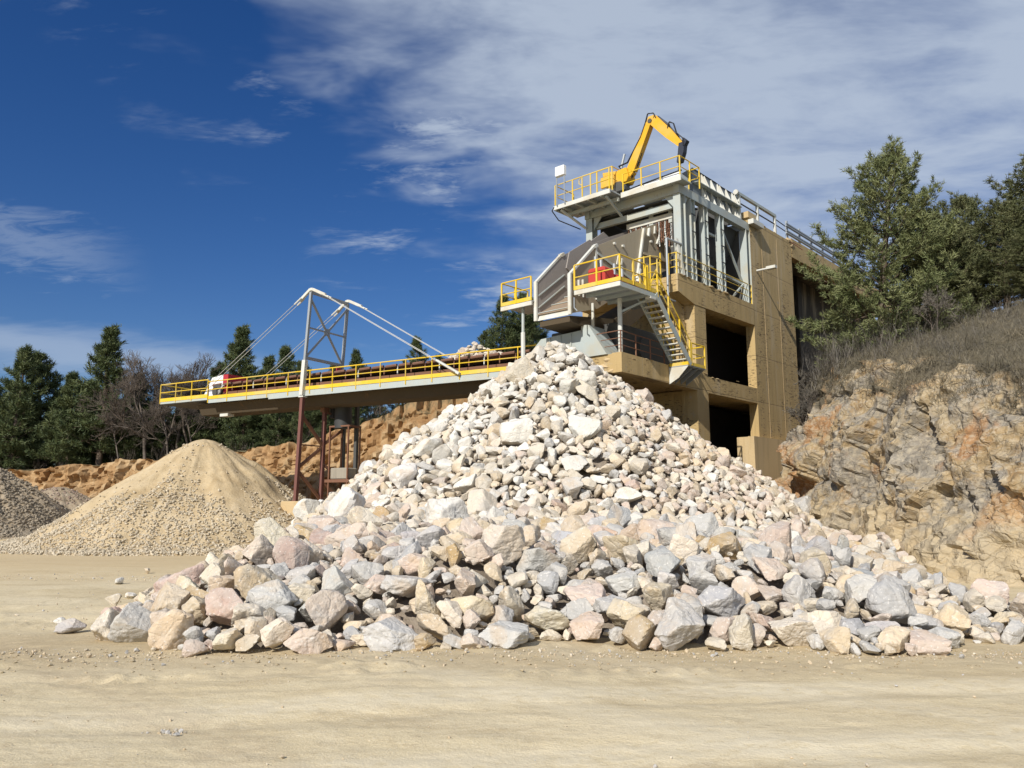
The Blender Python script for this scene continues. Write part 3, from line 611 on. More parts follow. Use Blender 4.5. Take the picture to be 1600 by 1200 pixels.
# ------------------------------------------------------------------ crushed stone heaps
def crushed(name, label, c, h, slope, skirt, mat, seed, bed, stones, colfn, size, zone):
    th, rr = np.meshgrid(np.linspace(0, 2 * math.pi, 161)[:-1], np.concatenate([np.linspace(0, h / slope * 1.02, 64), h / slope * 1.02 + np.linspace(.1, skirt + 1, 16)]))
    sh = th.shape; th = th.ravel(); rr = rr.ravel(); x = c[0] + rr * np.cos(th); y = c[1] + rr * np.sin(th)
    def hz(x, y):
        r = np.hypot(x - c[0], y - c[1]); a = np.arctan2(y - c[1], x - c[0])
        gz = ground_z(x, y); rill = fbm(np.stack([np.cos(a) * 5, np.sin(a) * 5, r * .12 + seed], -1), 3) * .30 * sst(r, .8, 4) + .35 * np.minimum(fbm2(x, y, .45, 2, seed + 5), 0) * sst(r, 1.5, 4) + .25 * fbm2(x, y, .22, 3, seed) * sst(r, 1, 4)
        z = h - slope * (np.sqrt(r * r + .9) - .6) + rill
        tail = .6 * np.exp(-np.maximum(r - h / slope * .86, 0) / (skirt * .36)); k = .5
        zz = np.maximum(z, tail); zz = zz + k * .3 * np.exp(-np.abs(z - tail) / k) - .35 * sst(r, h / slope + skirt * .55, h / slope + skirt)
        return zz + gz, r, a
    z, r, a = hz(x, y); z = z + .035 * fbm2(x, y, 2.4, 3, seed)
    i = np.arange(sh[0] * sh[1]).reshape(sh); F = np.stack([i[:-1], i[1:], np.roll(i, -1, 1)[1:], np.roll(i, -1, 1)[:-1]], -1).reshape(-1, 4)
    root = thing(name, label, 'gravel heap', base=(c[0], c[1], float(ground_z(np.array([c[0]]), np.array([c[1]]))[0])))
    b = BASE[root.name]
    link('heap_body', mesh_np('heap_body', np.stack([x, y, z], -1) - np.array(b), F, smooth=True), mat, root)
    px, py = [], []
    while len(px) < stones:
        R0 = (h / slope + skirt * .8) * math.sqrt(g.uniform(.01, 1)); A0 = g.uniform(math.pi, 2 * math.pi) if g.uniform() < .85 else g.uniform(0, math.pi)
        X0, Y0 = c[0] + R0 * math.cos(A0), c[1] + R0 * math.sin(A0)
        if g.uniform() < zone(R0 / (h / slope), A0, X0, Y0): px.append(X0); py.append(Y0)
    px, py = np.array(px), np.array(py); zz = hz(px, py)[0]
    o = scatter('surface_stones', np.stack([px, py, zz], -1) - np.array(b), SHAPES1, M['pebble'], None, None, colfn, size)
    o.parent = root; return root
def sand_zone(q, a, x, y):
    nb = float(fbm(np.array([[math.cos(a) * 2.5, math.sin(a) * 2.5, q * 1.5 + 4]]), 2)[0])
    return np.clip(1.35 * sst(q + .28 * nb, .50, .85) + .25 * sst(nb, .12, .42) + .16 * (q < .16), .015, 1)
crushed('sand_heap', 'tall cone of crushed tan sand and gravel under the conveyor head', (-18.5, 48.2), 6.5, .735, 2.6, M['sand'], 3, None, 12500,
        lambda g: (.60, .52, .39) if g.uniform() < .6 else (.52, .45, .33), lambda g: g.uniform(.06, .17), sand_zone)
crushed('gravel_heap', 'grey-brown heap of coarse gravel standing before the orange earth bank', (-35.2, 53.5), 4.3, .70, 2.4, M['gravelbed'], 8, None, 3600,
        lambda g: (.34, .29, .22) if g.uniform() < .6 else (.25, .215, .165), lambda g: g.uniform(.10, .24), lambda q, a, x, y: 1.0 if x > -36 else .1)
crushed('gravel_heap', 'pinkish low heap of fine gravel behind the grey-brown gravel heap', (-33.0, 59.0), 2.9, .62, 1.6, M['gravelbed'], 12, None, 900,
        lambda g: (.42, .32, .26), lambda g: g.uniform(.08, .18), lambda q, a, x, y: 1.0 if x > -35 else .1)
#PART3
# ================================================================== CRUSHER TOWER (frame: x away-right, y away-left)
TW = Frame((7.875, 37.0, 0), R(42.1 + 5.8))
def rails(t, pts, h=1.1, mids=(.55,), step=1.5, mat='yellow', toe=.16, r=.028, pr=.03, flat=False, ends=True, pmat=None, drop=0.0):
    """handrail, mid rails, separate posts and toe board along a polyline of deck-level points"""
    m = M[mat]; pts = [Vector(p) for p in pts]; up = Vector((0, 0, 1))
    MB().path([p + up * h for p in pts], r).build('handrail', m, t)
    for k in mids: MB().path([p + up * k for p in pts], r * .8).build('mid_rail', m, t)
    for i, (a, b) in enumerate(zip(pts[:-1], pts[1:])):
        L = (b - a).length; n = max(1, round(L / step))
        for j in range(n + 1):
            if j == 0 and (i > 0 or not ends): continue
            p = a.lerp(b, j / n)
            MB().bar(p - up * drop, p + up * h, pr * 2, pr * 1.4).build('post', M[pmat or mat], t)
        if toe:
            d = (b - a).normalized(); sd = Vector((-d.y, d.x, 0)) * .012
            MB().prism([a - sd, a + sd, a + sd + up * toe, a - sd + up * toe], b - a).build('toe_board', m, t)

# ---- concrete tower
t = thing('concrete_tower', 'tall ochre concrete crusher tower with open bays beside the rock cliff', 'tower', TW, (7, 3, 1))
Cn = M['concrete']
MB().box(8.15, 13.75, 0, .5, 1.5, 17.8).build('wall', Cn, t)
MB().box(13.25, 13.75, .5, 6.5, 1.5, 17.75).build('side_wall', Cn, t)
MB().box(1.8, 13.75, 6.5, 7.0, 1.0, 12.5).build('back_wall', Cn, t); MB().box(7.8, 13.75, 6.5, 7.0, 12.502, 17.6).build('back_wall', Cn, t)
pl_ = MB().box(6.75, 12.3, -.35, -.003, 1.2, 5.4).build('plinth', M['concrete2'], t)
MB().box(6.75, 8.147, -.0, .62, 1.2, 5.38).build('plinth', M['concrete2'], t)
MB().box(1.58, 2.68, .003, .85, 1.2, 11.54).build('column', Cn, t)
MB().prism([(.03, -.02, 11.92), (1.58, -.02, 11.55), (8.148, -.02, 11.62), (8.148, -.02, 12.78), (.03, -.02, 12.80)], (0, .57, 0)).build('beam', Cn, t)
MB().prism([(-4.8, 0, 7.42), (1.578, 0, 7.30), (1.578, 0, 8.14), (-4.8, 0, 8.28)], (0, .5, 0)).build('beam', Cn, t)
MB().box(2.682, 8.148, .004, .5, 7.28, 8.10).build('beam', Cn, t)
MB().prism([(-4.8, .502, 7.45), (13.2, .502, 7.40), (13.2, .502, 8.02), (-4.8, .502, 8.24)], (0, 5.9, 0)).build('floor_slab', Cn, t)
MB().box(.1, 13.2, .56, 6.4, 12.1, 12.74).build('floor_slab', Cn, t)
MB().box(1.75, 2.05, .86, 6.45, 1.2, 7.38).build('partition', Cn, t)
MB().box(1.75, 2.05, .86, 6.45, 8.06, 12.08).build('partition', Cn, t)
MB().prism([(1.575, .55, 11.5), (1.575, .55, 10.4), (.6, .55, 11.3), (.2, .55, 11.9)], (0, .28, 0)).build('haunch', Cn, t)
for z0, z1 in ((1.3, 7.2), (8.2, 12.0)): MB().box(2.3, 13.1, 2.6, 6.3, z0, z1).build('shade_box', M['black'], t)  # near-black boxes added inside to darken the open bays
# broken arris pieces along slab edges: uneven chunks proud of the edges
def chunk(p, s, name, m, par, sq=(1, 1, 1)):
    V, F = rock_shape(3, g, .8); bs = np.array(BASE[par.name])
    return link(name, mesh_np(name, V * s * np.array(sq) + np.array(p) - bs, F, sharp=30), m, par)
for i in range(9): chunk((rnd.uniform(.1, 7.8), -.03, 12.79), rnd.uniform(.18, .38), 'spalled_edge', M['concrete2'], t, (1.6, .5, .4))
for i in range(10): chunk((rnd.uniform(-4.6, 7.6), 0.0, 8.22 if i < 6 else 8.1), rnd.uniform(.15, .32), 'spalled_edge', M['concrete2'], t, (1.6, .5, .35))
for z in (7.5, 7.75, 8.0): chunk((-4.8, rnd.uniform(.1, 1.6), z), .5, 'spalled_edge', M['concrete2'], t, (.3, 1.2, .7))
MB().box(8.0, 9.0, -.02, .5, 17.803, 18.15).build('coping_block', M['concrete2'], t)
for i in range(12): chunk((rnd.uniform(9, 13.6), .2, 17.82), rnd.uniform(.2, .45), 'coping_break', M['concrete2'], t, (1.5, .9, .45))
MB().box(7.9, 9.2, -.35, -.025, 17.35, 17.62).build('bearing_plate', M['steel_white'], t)
for x in (9.55, 11.6): MB().box(x, x + .05, -.012, -.002, 5.45, 17.4).build('form_joint', M['concrete2'], t)
MB().tube((8.75, -.01, 14.85), (8.75, -1.02, 14.85), .055, 8).build('lamp_arm', M['steel_white'], t)
MB().box(8.60, 8.90, -1.15, -.62, 14.78, 14.94).build('lamp_head', M['steel_white'], t)

# ---- concrete bridge to the dump bay
t = thing('ramp_bridge', 'concrete truck ramp bridge with a broken end leading off the tower', 'bridge', TW, (19, 3, 16.8))
MB().box(13.85, 36, .0, .45, 16.85, 18.05).build('edge_beam', Cn, t)
MB().box(13.85, 36, .452, 6.4, 17.3, 17.98).build('deck', M['shade_conc'], t)  # deck coloured near-black to paint in the shade of its underside
for i in range(9): chunk((13.5 + rnd.uniform(-.1, .6), rnd.uniform(0, .3), rnd.uniform(17.2, 18.0)), rnd.uniform(.3, .6), 'broken_end', M['concrete2'], t, (1, .7, .8))
MB().tube((13.6, -.05, 17.75), (14.3, -.5, 17.3), .03, 5).build('rebar', M['rust'], t); MB().tube((13.7, 0, 17.85), (14.5, -.35, 17.6), .02, 5).build('rebar', M['rust'], t)
# ---- abutment behind the void, shade painted into its colour
t = thing('abutment_wall', 'concrete abutment wall with painted-in shade below the truck ramp bridge', 'wall', TW, (20, 5.5, 4))
MB().box(13.8, 44, 2.4, 2.9, 2, 17.25).build('wall_face', M['shade_conc'], t)
MB().box(19.5, 20.1, 2.05, 2.398, 2, 17.25).build('buttress', M['shade_conc'], t)
# ---- guard rail on the ramp
t = thing('guard_rail', 'galvanised double crash barrier along the top of the ramp bridge', 'barrier', TW, (18, .2, 18.05))
for k, x in enumerate(np.arange(13.7, 35, 1.9)): MB().box(x, x + .12, .15, .27, 18.0, 19.18).build('post', M['galv'], t)
for z in (18.40, 18.86):
    MB().prism([(13.4, .14, z - .15), (13.4, .06, z - .10), (13.4, .06, z - .03), (13.4, .13, z), (13.4, .06, z + .03), (13.4, .06, z + .10), (13.4, .14, z + .15)], (22.2, 0, 0)).build('beam', M['galv'], t)
t = thing('pipe_barrier', 'grey tubular steel barrier with two rails on top of the concrete wall', 'barrier', TW, (9.6, .2, 17.8))
MB().bar((7.1, .2, 19.02), (12.1, .2, 19.02), .16, .16).build('top_rail', M['steel'], t)
MB().tube((7.2, .2, 18.5), (12.0, .2, 18.5), .04).build('lower_rail', M['dark'], t)
for x in (7.35, 9.65, 12.0): MB().box(x - .07, x + .07, .13, .27, 17.4, 18.94).build('post', M['steel_white'], t)
MB().tube((7.1, .2, 19.02), (6.98, .2, 19.02), .15, 10).build('end_cap', M['steel_white'], t)
MB().path([(12.0, .2, 18.85), (13.5, .2, 18.78)], .03).build('wire_rope', M['dark'], t); MB().path([(12.0, .2, 18.5), (13.5, .2, 18.45)], .03).build('wire_rope', M['dark'], t)

# ---- steel headhouse frame
S = M['steel']
t = thing('steel_headhouse', 'pale grey-green steel frame of the feed hopper standing on the concrete tower', 'steel frame', TW, (4, 3, 12.8))
def hpost(x, y, z0, z1, w=.42, d=.36, name='column', par=None):
    b = MB(); b.box(x, x + .035, y, y + d, z0, z1).box(x + w - .035, x + w, y, y + d, z0, z1).box(x + .036, x + w - .036, y + d * .42, y + d * .5, z0, z1)
    return b.build(name, S, par or t)
hpost(.55, .0, 12.8, 17.0, .5, .40)
hpost(.55, 5.35, 12.8, 17.0, .5, .40)
for x, wd in ((1.62, .42), (2.95, .42), (4.65, .44)):
    hpost(x, .03, 12.8, 17.0, wd, .30)
    for z in (13.6, 14.4, 15.3, 16.2): MB().box(x + .02, x + wd - .02, .01, .029, z, z + .06).build('splice_plate', M['dark'], t)
hpost(7.65, .0, 12.8, 17.0, .47, .42)
for x in (2.2, 4.0, 6.0): hpost(x, 5.35, 12.8, 17.0)
hpost(7.65, 5.35, 12.8, 17.0)
def ibeam(p, q, h=.45, w=.3, name='beam', m=None, par=None):
    p, q = Vector(p), Vector(q); b = MB(); u = Vector((0, 0, 1))
    b.bar(p + u * (h / 2 - .02), q + u * (h / 2 - .02), w, .04); b.bar(p - u * (h / 2 - .02), q - u * (h / 2 - .02), w, .04); b.bar(p, q, .03, h - .08)
    return b.build(name, m or S, par or t)
def cbeam(p, q, h=.45, w=.3, name='beam', m=None, par=None): return MB().bar(p, q, w, h).build(name, m or S, par or t)
cbeam((.45, .16, 17.225), (8.1, .16, 17.225), .44, .30)
cbeam((.70, .02, 17.235), (.70, 5.8, 17.235), .42, .30)
cbeam((.45, 5.6, 17.22), (8.1, 5.6, 17.22)); cbeam((7.9, .33, 17.2), (7.9, 5.4, 17.2))
cbeam((.95, .5, 16.6), (.95, 5.3, 16.6), .3, .2)
for y0, y1 in ((.42, .95), (5.33, 4.8)): MB().prism([(.68, y0, 17.02), (.68, y0, 16.35), (.68, y1, 17.02)], (.06, 0, 0)).build('gusset', S, t)
MB().prism([(1.06, .1, 17.0), (1.06, .1, 16.45), (1.5, .1, 17.0)], (0, .06, 0)).build('gusset', S, t)
# side sheets of the hopper behind the columns
MB().box(1.1, 3.4, .75, .80, 12.9, 17.0).build('side_sheet', M['dark'], t)
MB().prism([(3.4, .55, 17.0), (7.7, .55, 17.0), (7.4, 1.6, 14.2), (3.4, 1.6, 13.2)], (0, .05, 0)).build('hopper_plate', M['dark'], t)
MB().prism([(3.3, 5.3, 17.0), (7.7, 5.3, 17.0), (7.4, 4.4, 14.2), (3.3, 4.4, 13.2)], (0, .05, 0)).build('hopper_plate', M['dark'], t)
MB().prism([(7.62, .6, 17.0), (7.62, 5.3, 17.0), (3.5, 4.3, 13.0), (3.5, 1.6, 13.0)], (.06, 0, 0)).build('hopper_plate', M['dark'], t)
MB().box(1.1, 7.6, 5.15, 5.2, 12.9, 17.0).build('back_sheet', M['dark'], t); MB().box(7.66, 7.70, .45, 5.3, 12.82, 17.0).build('end_sheet', M['dark'], t); MB().box(1.0, 7.6, 5.21, 5.26, 16.6, 18.1).build('back_sheet', M['dark'], t); MB().box(1.0, 3.2, .5, 5.1, 16.98, 17.03).build('soffit_plate', M['dark'], t)
for p, q, w_ in (((5.6, .35, 16.3), (7.7, .35, 13.95), .10), ((6.35, .3, 12.95), (7.75, .3, 13.95), .09), ((5.1, .42, 14.0), (7.65, .42, 13.95), .14), ((3.4, .40, 15.9), (4.7, .4, 15.9), .12), ((1.1, .5, 14.2), (4.6, .5, 14.2), .10)):
    MB().bar(p, q, w_, w_).build('brace', S, t)
MB().bar((.3, .15, 14.6), (.72, .05, 12.85), .14, .14).build('brace', M['steel_white'], t)
# ribbed parapet of the hopper with two rows of triangular stiffeners
def ppz(x): return 19.02 + .02 * x
MB().prism([(2.45, .34, 17.46), (7.35, .34, 17.46), (7.35, .34, 18.95), (2.45, .34, 18.98)], (0, .05, 0)).build('parapet_sheet', M['slate'], t)
MB().prism([(2.45, .36, 17.46), (2.45, .36, 18.98), (2.45, 1.3, 18.8), (2.45, 1.3, 17.5)], (.05, 0, 0)).build('parapet_sheet', M['slate'], t)
MB().box(2.45, 7.35, .02, .338, 18.18, 18.22).build('parapet_ledge', S, t)
for x in (3.35, 3.62, 4.35, 5.05, 5.3, 6.0, 6.72, 7.0):
    for z0, z1 in ((17.46, 18.18), (18.222, 18.9)):
        MB().prism([(x, .335, z0), (x, .02, z0), (x, .28, z1), (x, .335, z1)], (.03, 0, 0)).build('stiffener', M['steel_white'], t)
MB().path([(2.45, .34, 18.98), (4.9, .34, 18.96), (5.6, .34, 18.9), (7.3, .34, 18.93)], .035).build('rubber_edge', M['black'], t)
MB().prism([(7.0, .3, 17.46), (7.7, .3, 17.46), (7.3, .3, 18.95), (7.05, .3, 18.95)], (0, .1, 0)).build('end_cheek', S, t)
MB().box(7.36, 7.5, .4, 5.3, 17.4, 18.9).build('parapet_sheet', M['dark'], t)

# ---- chain curtain and its carrier beam
t = thing('chain_curtain', 'rusty chain curtain hanging from a white beam above the feed chute', 'chain curtain', TW, (1.0, 2, 16.7))
MB().bar((1.3, .55, 16.25), (1.3, 3.6, 16.25), .16, .28).build('carrier_beam', M['steel_white'], t)
MB().box(1.25, 1.33, 2.0, 2.25, 15.9, 17.0).build('hanger', S, t); MB().box(1.25, 1.33, .9, 1.1, 15.9, 17.0).build('hanger', S, t)
for k in range(26):
    y = .65 + k * .115; b = MB(); z = 16.1; ln_ = 1.0 + .35 * rnd.random()
    while z > 16.1 - ln_: b.bar((1.3 + rnd.uniform(-.03, .03), y, z), (1.3 + rnd.uniform(-.03, .03), y + rnd.uniform(-.02, .02), z - .10), .05 if k % 2 else .07, .03); z -= .11
    b.build('chain', M['rust'] if k % 3 else M['cable'], t)
t = thing('feed_stones', 'reddish broken stones lodged behind the chain curtain', 'stones', TW, (2.0, 2, 14.6))
for k in range(16):
    V, F = rock_shape(3, g, .75); c = np.array(PAL['pink']) * .7
    link('stone', mesh_np('stone', V * g.uniform(.3, .6) + np.array((1.75 + g.uniform(0, .7), .8 + k * .19, 14.8 + g.uniform(0, .9))) - np.array(BASE[t.name]), F, c, sharp=30), M['rock'], t)

# ---- upper walkway
t = thing('upper_walkway', 'upper steel walkway with yellow handrails above the feed hopper', 'walkway', TW, (.4, 3, 17.45))
MB().box(-.02, 1.0, -.4, 3.05, 17.46, 17.52).build('deck_plate', S, t)
MB().box(-1.02, .98, 3.06, 6.65, 17.46, 17.53).build('deck_plate', M['galv'], t)
for y in (3.6, 4.4, 5.2, 6.0, 6.55): MB().box(-1.0, .5, y, y + .08, 17.30, 17.458).build('deck_joist', S, t)
MB().box(-1.05, -.97, 3.06, 6.68, 17.34, 17.56).build('edge_channel', M['steel_white'], t)
MB().box(-.08, -.02, -.42, 3.05, 17.34, 17.62).build('edge_channel', M['steel_white'], t)
MB().box(-1.0, .5, 6.62, 6.68, 17.32, 17.55).build('edge_channel', S, t)
MB().bar((-.2, 3.1, 17.25), (-.2, 6.4, 17.25), .12, .2).build('bearer', S, t)
MB().bar((-.9, 6.3, 17.3), (.5, 5.7, 16.5), .1, .1).build('knee_brace', M['steel_white'], t); MB().bar((-.9, 3.4, 17.3), (.5, 3.4, 16.6), .1, .1).build('knee_brace', S, t)
for y in (.6, 1.9): MB().prism([(.0, y, 17.53), (.0, y + .5, 17.53), (.0, y + .5, 17.62), (.0, y + .25, 17.58), (.0, y, 17.68)], (.25, 0, 0)).build('bracket', M['galv'], t)
MB().prism([(.30, -.2, 17.53), (.30, 3.0, 17.53), (.30, 3.0, 17.80), (.30, -.2, 17.98)], (.04, 0, 0)).build('kick_plate', M['white'], t)
MB().path([(.32, 3.0, 17.83), (.32, 1.5, 17.93), (.32, -.25, 18.01)], .045).build('rubber_edge', M['black'], t)
MB().box(-.1, 2.2, 3.75, 5.65, 17.54, 18.05).build('pedestal', M['steel_white'], t)
rails(t, [(.0, 2.95, 17.5), (.0, -.35, 17.5), (1.9, -.35, 17.5), (1.9, .25, 17.5)], 1.12, (.58,), 1.1, toe=0)
rails(t, [(-1.0, 3.1, 17.5), (-1.0, 6.6, 17.5), (.6, 6.6, 17.5)], 1.2, (.6,), 1.15, toe=0)
rails(t, [(.2, 5.7, 18.05), (.2, 3.75, 18.05), (1.6, 3.75, 18.05)], 1.3, (.65,), .95, toe=0)
MB().path([(.2, 5.7, 19.35), (.25, 5.95, 19.2), (.25, 5.95, 19.0), (.2, 5.72, 18.85)], .025).build('end_loop', M['yellow'], t)
MB().path([(-1.0, 6.6, 17.6), (-1.1, 6.75, 17.3), (-.6, 6.7, 16.9), (.4, 6.0, 16.5)], .03).build('cable_run', M['black'], t)
t = thing('flood_lamp', 'white box lamp on two thin posts at the walkway corner', 'lamp', TW, (-1.1, 6.1, 17.55))
for y in (5.88, 6.40): MB().tube((-1.12, y, 17.5), (-1.12, y, 19.1), .035).build('post', M['galv'], t)
MB().box(-1.22, -.98, 5.84, 6.44, 19.08, 19.62).build('housing', M['white'], t, bev=.02)

# ---- rock breaker
t = thing('rock_breaker', 'yellow hydraulic rock breaker boom with a dark hammer over the hopper', 'rock breaker', TW, (1.0, 3.5, 18.05))
Ym = M['yellow_machine']
MB().box(.55, 1.45, 3.2, 4.35, 18.06, 18.25).build('base_plate', M['dark'], t)
MB().tube((1.0, 3.7, 18.25), (1.0, 3.7, 18.6), .42, 14).build('slew_ring', M['dark'], t)
MB().prism([(.65, 4.6, 18.55), (.65, 3.2, 18.5), (.65, 3.05, 18.75), (.65, 3.2, 19.3), (.65, 3.75, 19.25), (.65, 4.7, 19.4)], (.7, 0, 0)).build('turret', Ym, t, bev=.03)
MB().box(.55, .72, 3.9, 4.75, 18.5, 19.1).build('valve_box', Ym, t, bev=.02)
def boomseg(pts, w, name):     # tapered box section through (y,z,half height)
    b = MB()
    for (y0, z0, h0), (y1, z1, h1) in zip(pts[:-1], pts[1:]):
        d = Vector((0, y1 - y0, z1 - z0)).normalized(); n = Vector((0, -d.z, d.y))
        a, c = Vector((0, y0, z0)), Vector((0, y1, z1))
        b.prism([Vector((1.0 - w / 2, 0, 0)) + a - n * h0, Vector((1.0 - w / 2, 0, 0)) + a + n * h0, Vector((1.0 - w / 2, 0, 0)) + c + n * h1, Vector((1.0 - w / 2, 0, 0)) + c - n * h1], (w, 0, 0))
    return b.build(name, Ym, t)
boomseg([(3.38, 18.72, .16), (3.05, 19.15, .25), (1.95, 21.25, .17), (1.77, 21.52, .11)], .34, 'boom')
boomseg([(1.92, 21.62, .10), (1.62, 21.48, .26), (.75, 20.45, .24), (.05, 19.62, .14), (-.04, 19.5, .08)], .30, 'arm')
MB().tube((.8, 1.78, 21.45), (1.2, 1.78, 21.45), .12, 10).build('pivot_pin', M['dark'], t)
MB().tube((1.0, 3.15, 18.75), (1.0, 2.62, 19.55), .09, 8).tube((1.0, 2.62, 19.55), (1.0, 2.42, 19.95), .05, 8).build('boom_cylinder', M['navy'], t)
MB().tube((1.0, 1.4, 21.6), (1.0, .75, 20.9), .07, 8).tube((1.0, .75, 20.9), (1.0, .2, 20.1), .04, 8).build('tilt_cylinder', M['navy'], t)
hm = MB().prism([(.84, -.18, 19.72), (.84, .15, 19.72), (.84, .22, 19.2), (.84, .30, 18.75), (.84, .08, 18.75), (.84, -.10, 19.2)], (.32, 0, 0)).build('hammer', M['navy'], t)
MB().tube((1.0, .2, 18.8), (1.0, .32, 18.05), .07, 8, .05).build('chisel', M['dark'], hm)
MB().prism([(.86, -.30, 19.75), (.86, -.12, 19.95), (.86, .0, 19.75), (.86, -.1, 19.45)], (.28, 0, 0)).build('link_plate', M['navy'], t)
for off, zz in ((-.19, 0), (-.13, .06)):
    MB().path([(1 + off, 3.4, 19.0), (1 + off, 3.75, 19.55), (1 + off, 3.2, 19.6), (1 + off, 2.35, 20.75 + zz), (1 + off, 2.05, 21.4), (1 + off, 1.9, 21.85 + zz), (1 + off, 1.55, 21.8), (1 + off, 1.4, 21.5)], .025, 5).build('hose', M['black'], t)
    MB().path([(1 + off, .75, 20.72), (1 + off, .65, 20.98 + zz), (1 + off, .4, 20.85), (1 + off, .25, 20.3), (1 + off, -.1, 19.9), (1 + off, -.12, 19.5)], .025, 5).build('hose', M['black'], t)
MB().tube((1.3, 4.05, 19.2), (1.35, 3.72, 20.4), .07, 8).build('exhaust_pipe', M['galv'], t)
MB().box(1.9, 2.6, 2.0, 3.1, 17.6, 18.5).build('power_pack', M['galv'], t)

# ---- feed chute
t = thing('feed_chute', 'dusty brown open feed chute with white flanges sloping down from the hopper', 'chute', TW, (-2, 2.7, 10.2))
def sidewall(y, th=.05):
    return MB().prism([(-6.0, y, 10.02), (-6.0, y, 11.82), (-4.2, y, 13.45), (0.0, y, 15.48), (2.6, y, 16.62), (2.6, y, 14.0), (-1.0, y, 12.3), (-4.0, y, 10.6)], (0, th, 0))
sidewall(1.80).build('side_wall', M['chute'], t); sidewall(3.68).build('side_wall', M['lining_grey'], t)
Wm = M['steel_white']
for y in (1.72, 3.66):
    MB().box(-6.06, -5.96, y, y + .16, 9.98, 11.80).build('end_flange', Wm, t)
    MB().bar((-6.0, y + .08, 11.78), (-4.2, y + .08, 13.46), .16, .09).build('slope_flange', Wm, t)
    MB().bar((-4.22, y + .08, 13.44), (-4.0, y + .08, 13.58), .2, .14).build('flange_cap', Wm, t)
MB().box(-4.12, -4.0, 1.74, 1.80, 11.0, 13.5).build('stiffener', Wm, t)
for (x0, z0, x1, z1, wd) in ((-.05, 15.4, -.75, 12.7, .12), (-.55, 13.2, -.75, 12.5, .2), (.45, 15.55, .35, 15.1, .12), (1.75, 16.15, 1.15, 14.9, .10), (1.0, 15.8, .95, 15.4, .08), (-2.3, 13.5, -2.45, 13.0, .06), (-2.0, 13.4, -2.1, 13.05, .05)):
    MB().bar((x0, 1.74, z0), (x1, 1.74, z1), .10, wd, (0, 1, 0)).build('stiffener', Wm, t)
for x, z in ((-2.6, 14.0), (-1.9, 14.05), (.6, 14.9)): MB().tube((x, 1.70, z), (x, 1.80, z), .07, 8).build('bolt_boss', Wm, t)
MB().bar((-4.0, 1.76, 13.2), (-1.2, 1.76, 12.55), .06, .12).build('waler', M['steel'], t)
MB().bar((-.2, 1.74, 14.1), (2.4, 1.74, 14.2), .10, .12).build('waler', M['chute'], t)
for k in range(3): MB().box(-5.75 + k * .30, -5.70 + k * .30, 1.70, 1.798, 10.9, 11.55 + .08 * k).build('stiffener', Wm, t)
# stepped liner floor and inner wall liners
for k in range(7):
    x0 = -5.95 + k * .95; z0 = 10.25 + k * .56
    MB().prism([(x0, 1.86, z0), (x0 + 1.0, 1.86, z0 + .56), (x0 + 1.0, 1.86, z0 + .60), (x0, 1.86, z0 + .07)], (0, 1.80, 0)).build('floor_liner', M['lining'], t)
    MB().bar((x0, 1.87, z0 + .08), (x0, 3.65, z0 + .08), .05, .03).build('liner_edge', M['steel'], t)
MB().prism([(-5.98, 1.9, 9.98), (-5.98, 3.65, 9.98), (-5.85, 3.65, 10.28), (-5.85, 1.9, 10.28)], (.05, 0, 0)).build('front_lip', Wm, t)
for dz in (0, .55): MB().bar((-5.9, 3.66, 11.15 - dz), (-4.0, 3.66, 12.55 - dz), .05, .05).build('liner_edge', M['steel'], t)
MB().prism([(-3.9, 3.62, 12.9), (-3.65, 3.62, 13.75), (-2.0, 3.62, 14.78), (-1.2, 3.62, 14.4), (-3.0, 3.62, 12.5)], (0, .05, 0)).build('splash_plate', M['lining_grey'], t)
MB().prism([(-1.6, 4.0, 14.8), (-.3, 4.0, 15.7), (.6, 4.0, 15.4), (-.6, 4.0, 14.2)], (0, .05, 0)).build('splash_plate', M['lining_grey'], t)
MB().box(-5.4, -2.2, 1.9, 3.6, 9.75, 9.97).build('under_frame', M['belly'], t)
MB().prism([(-5.9, 1.9, 9.96), (-2.5, 1.9, 10.4), (1.5, 1.9, 12.5), (1.5, 1.9, 12.0), (-2.3, 1.9, 9.6), (-5.9, 1.9, 9.7)], (0, 1.7, 0)).build('under_pan', M['belly'], t)

# ---- crusher housing
t = thing('crusher_housing', 'pale grey-green steel crusher housing with a sloping end above the stone heap', 'machine', TW, (-3, 3, 8.2))
MB().prism([(-4.9, .7, 8.25), (-4.9, 1.65, 9.68), (-4.9, 2.05, 9.72), (-4.9, 2.05, 8.25)], (1.2, 0, 0)).build('end_panel', M['steel'], t)
MB().prism([(-4.87, 2.052, 8.25), (-4.87, 2.052, 9.50), (-4.87, 4.4, 9.42), (-4.87, 5.0, 8.9), (-4.87, 5.0, 8.25)], (1.1, 0, 0)).build('side_panel', M['steel'], t)
for y in (2.6, 3.2, 3.8): MB().box(-4.92, -4.872, y, y + .06, 8.3, 9.42).build('rib', M['steel'], t)
MB().box(-3.4, 1.5, 1.2, 5.0, 8.25, 10.0).build('body', M['dark'], t, bev=.05)
MB().tube((-1.2, 1.25, 9.0), (-1.2, 1.0, 9.0), .62, 20).build('flywheel', M['dark'], t)
MB().bar((-3.5, .9, 8.3), (-2.2, 1.5, 9.6), .08, .08).build('strut', M['rust'], t)

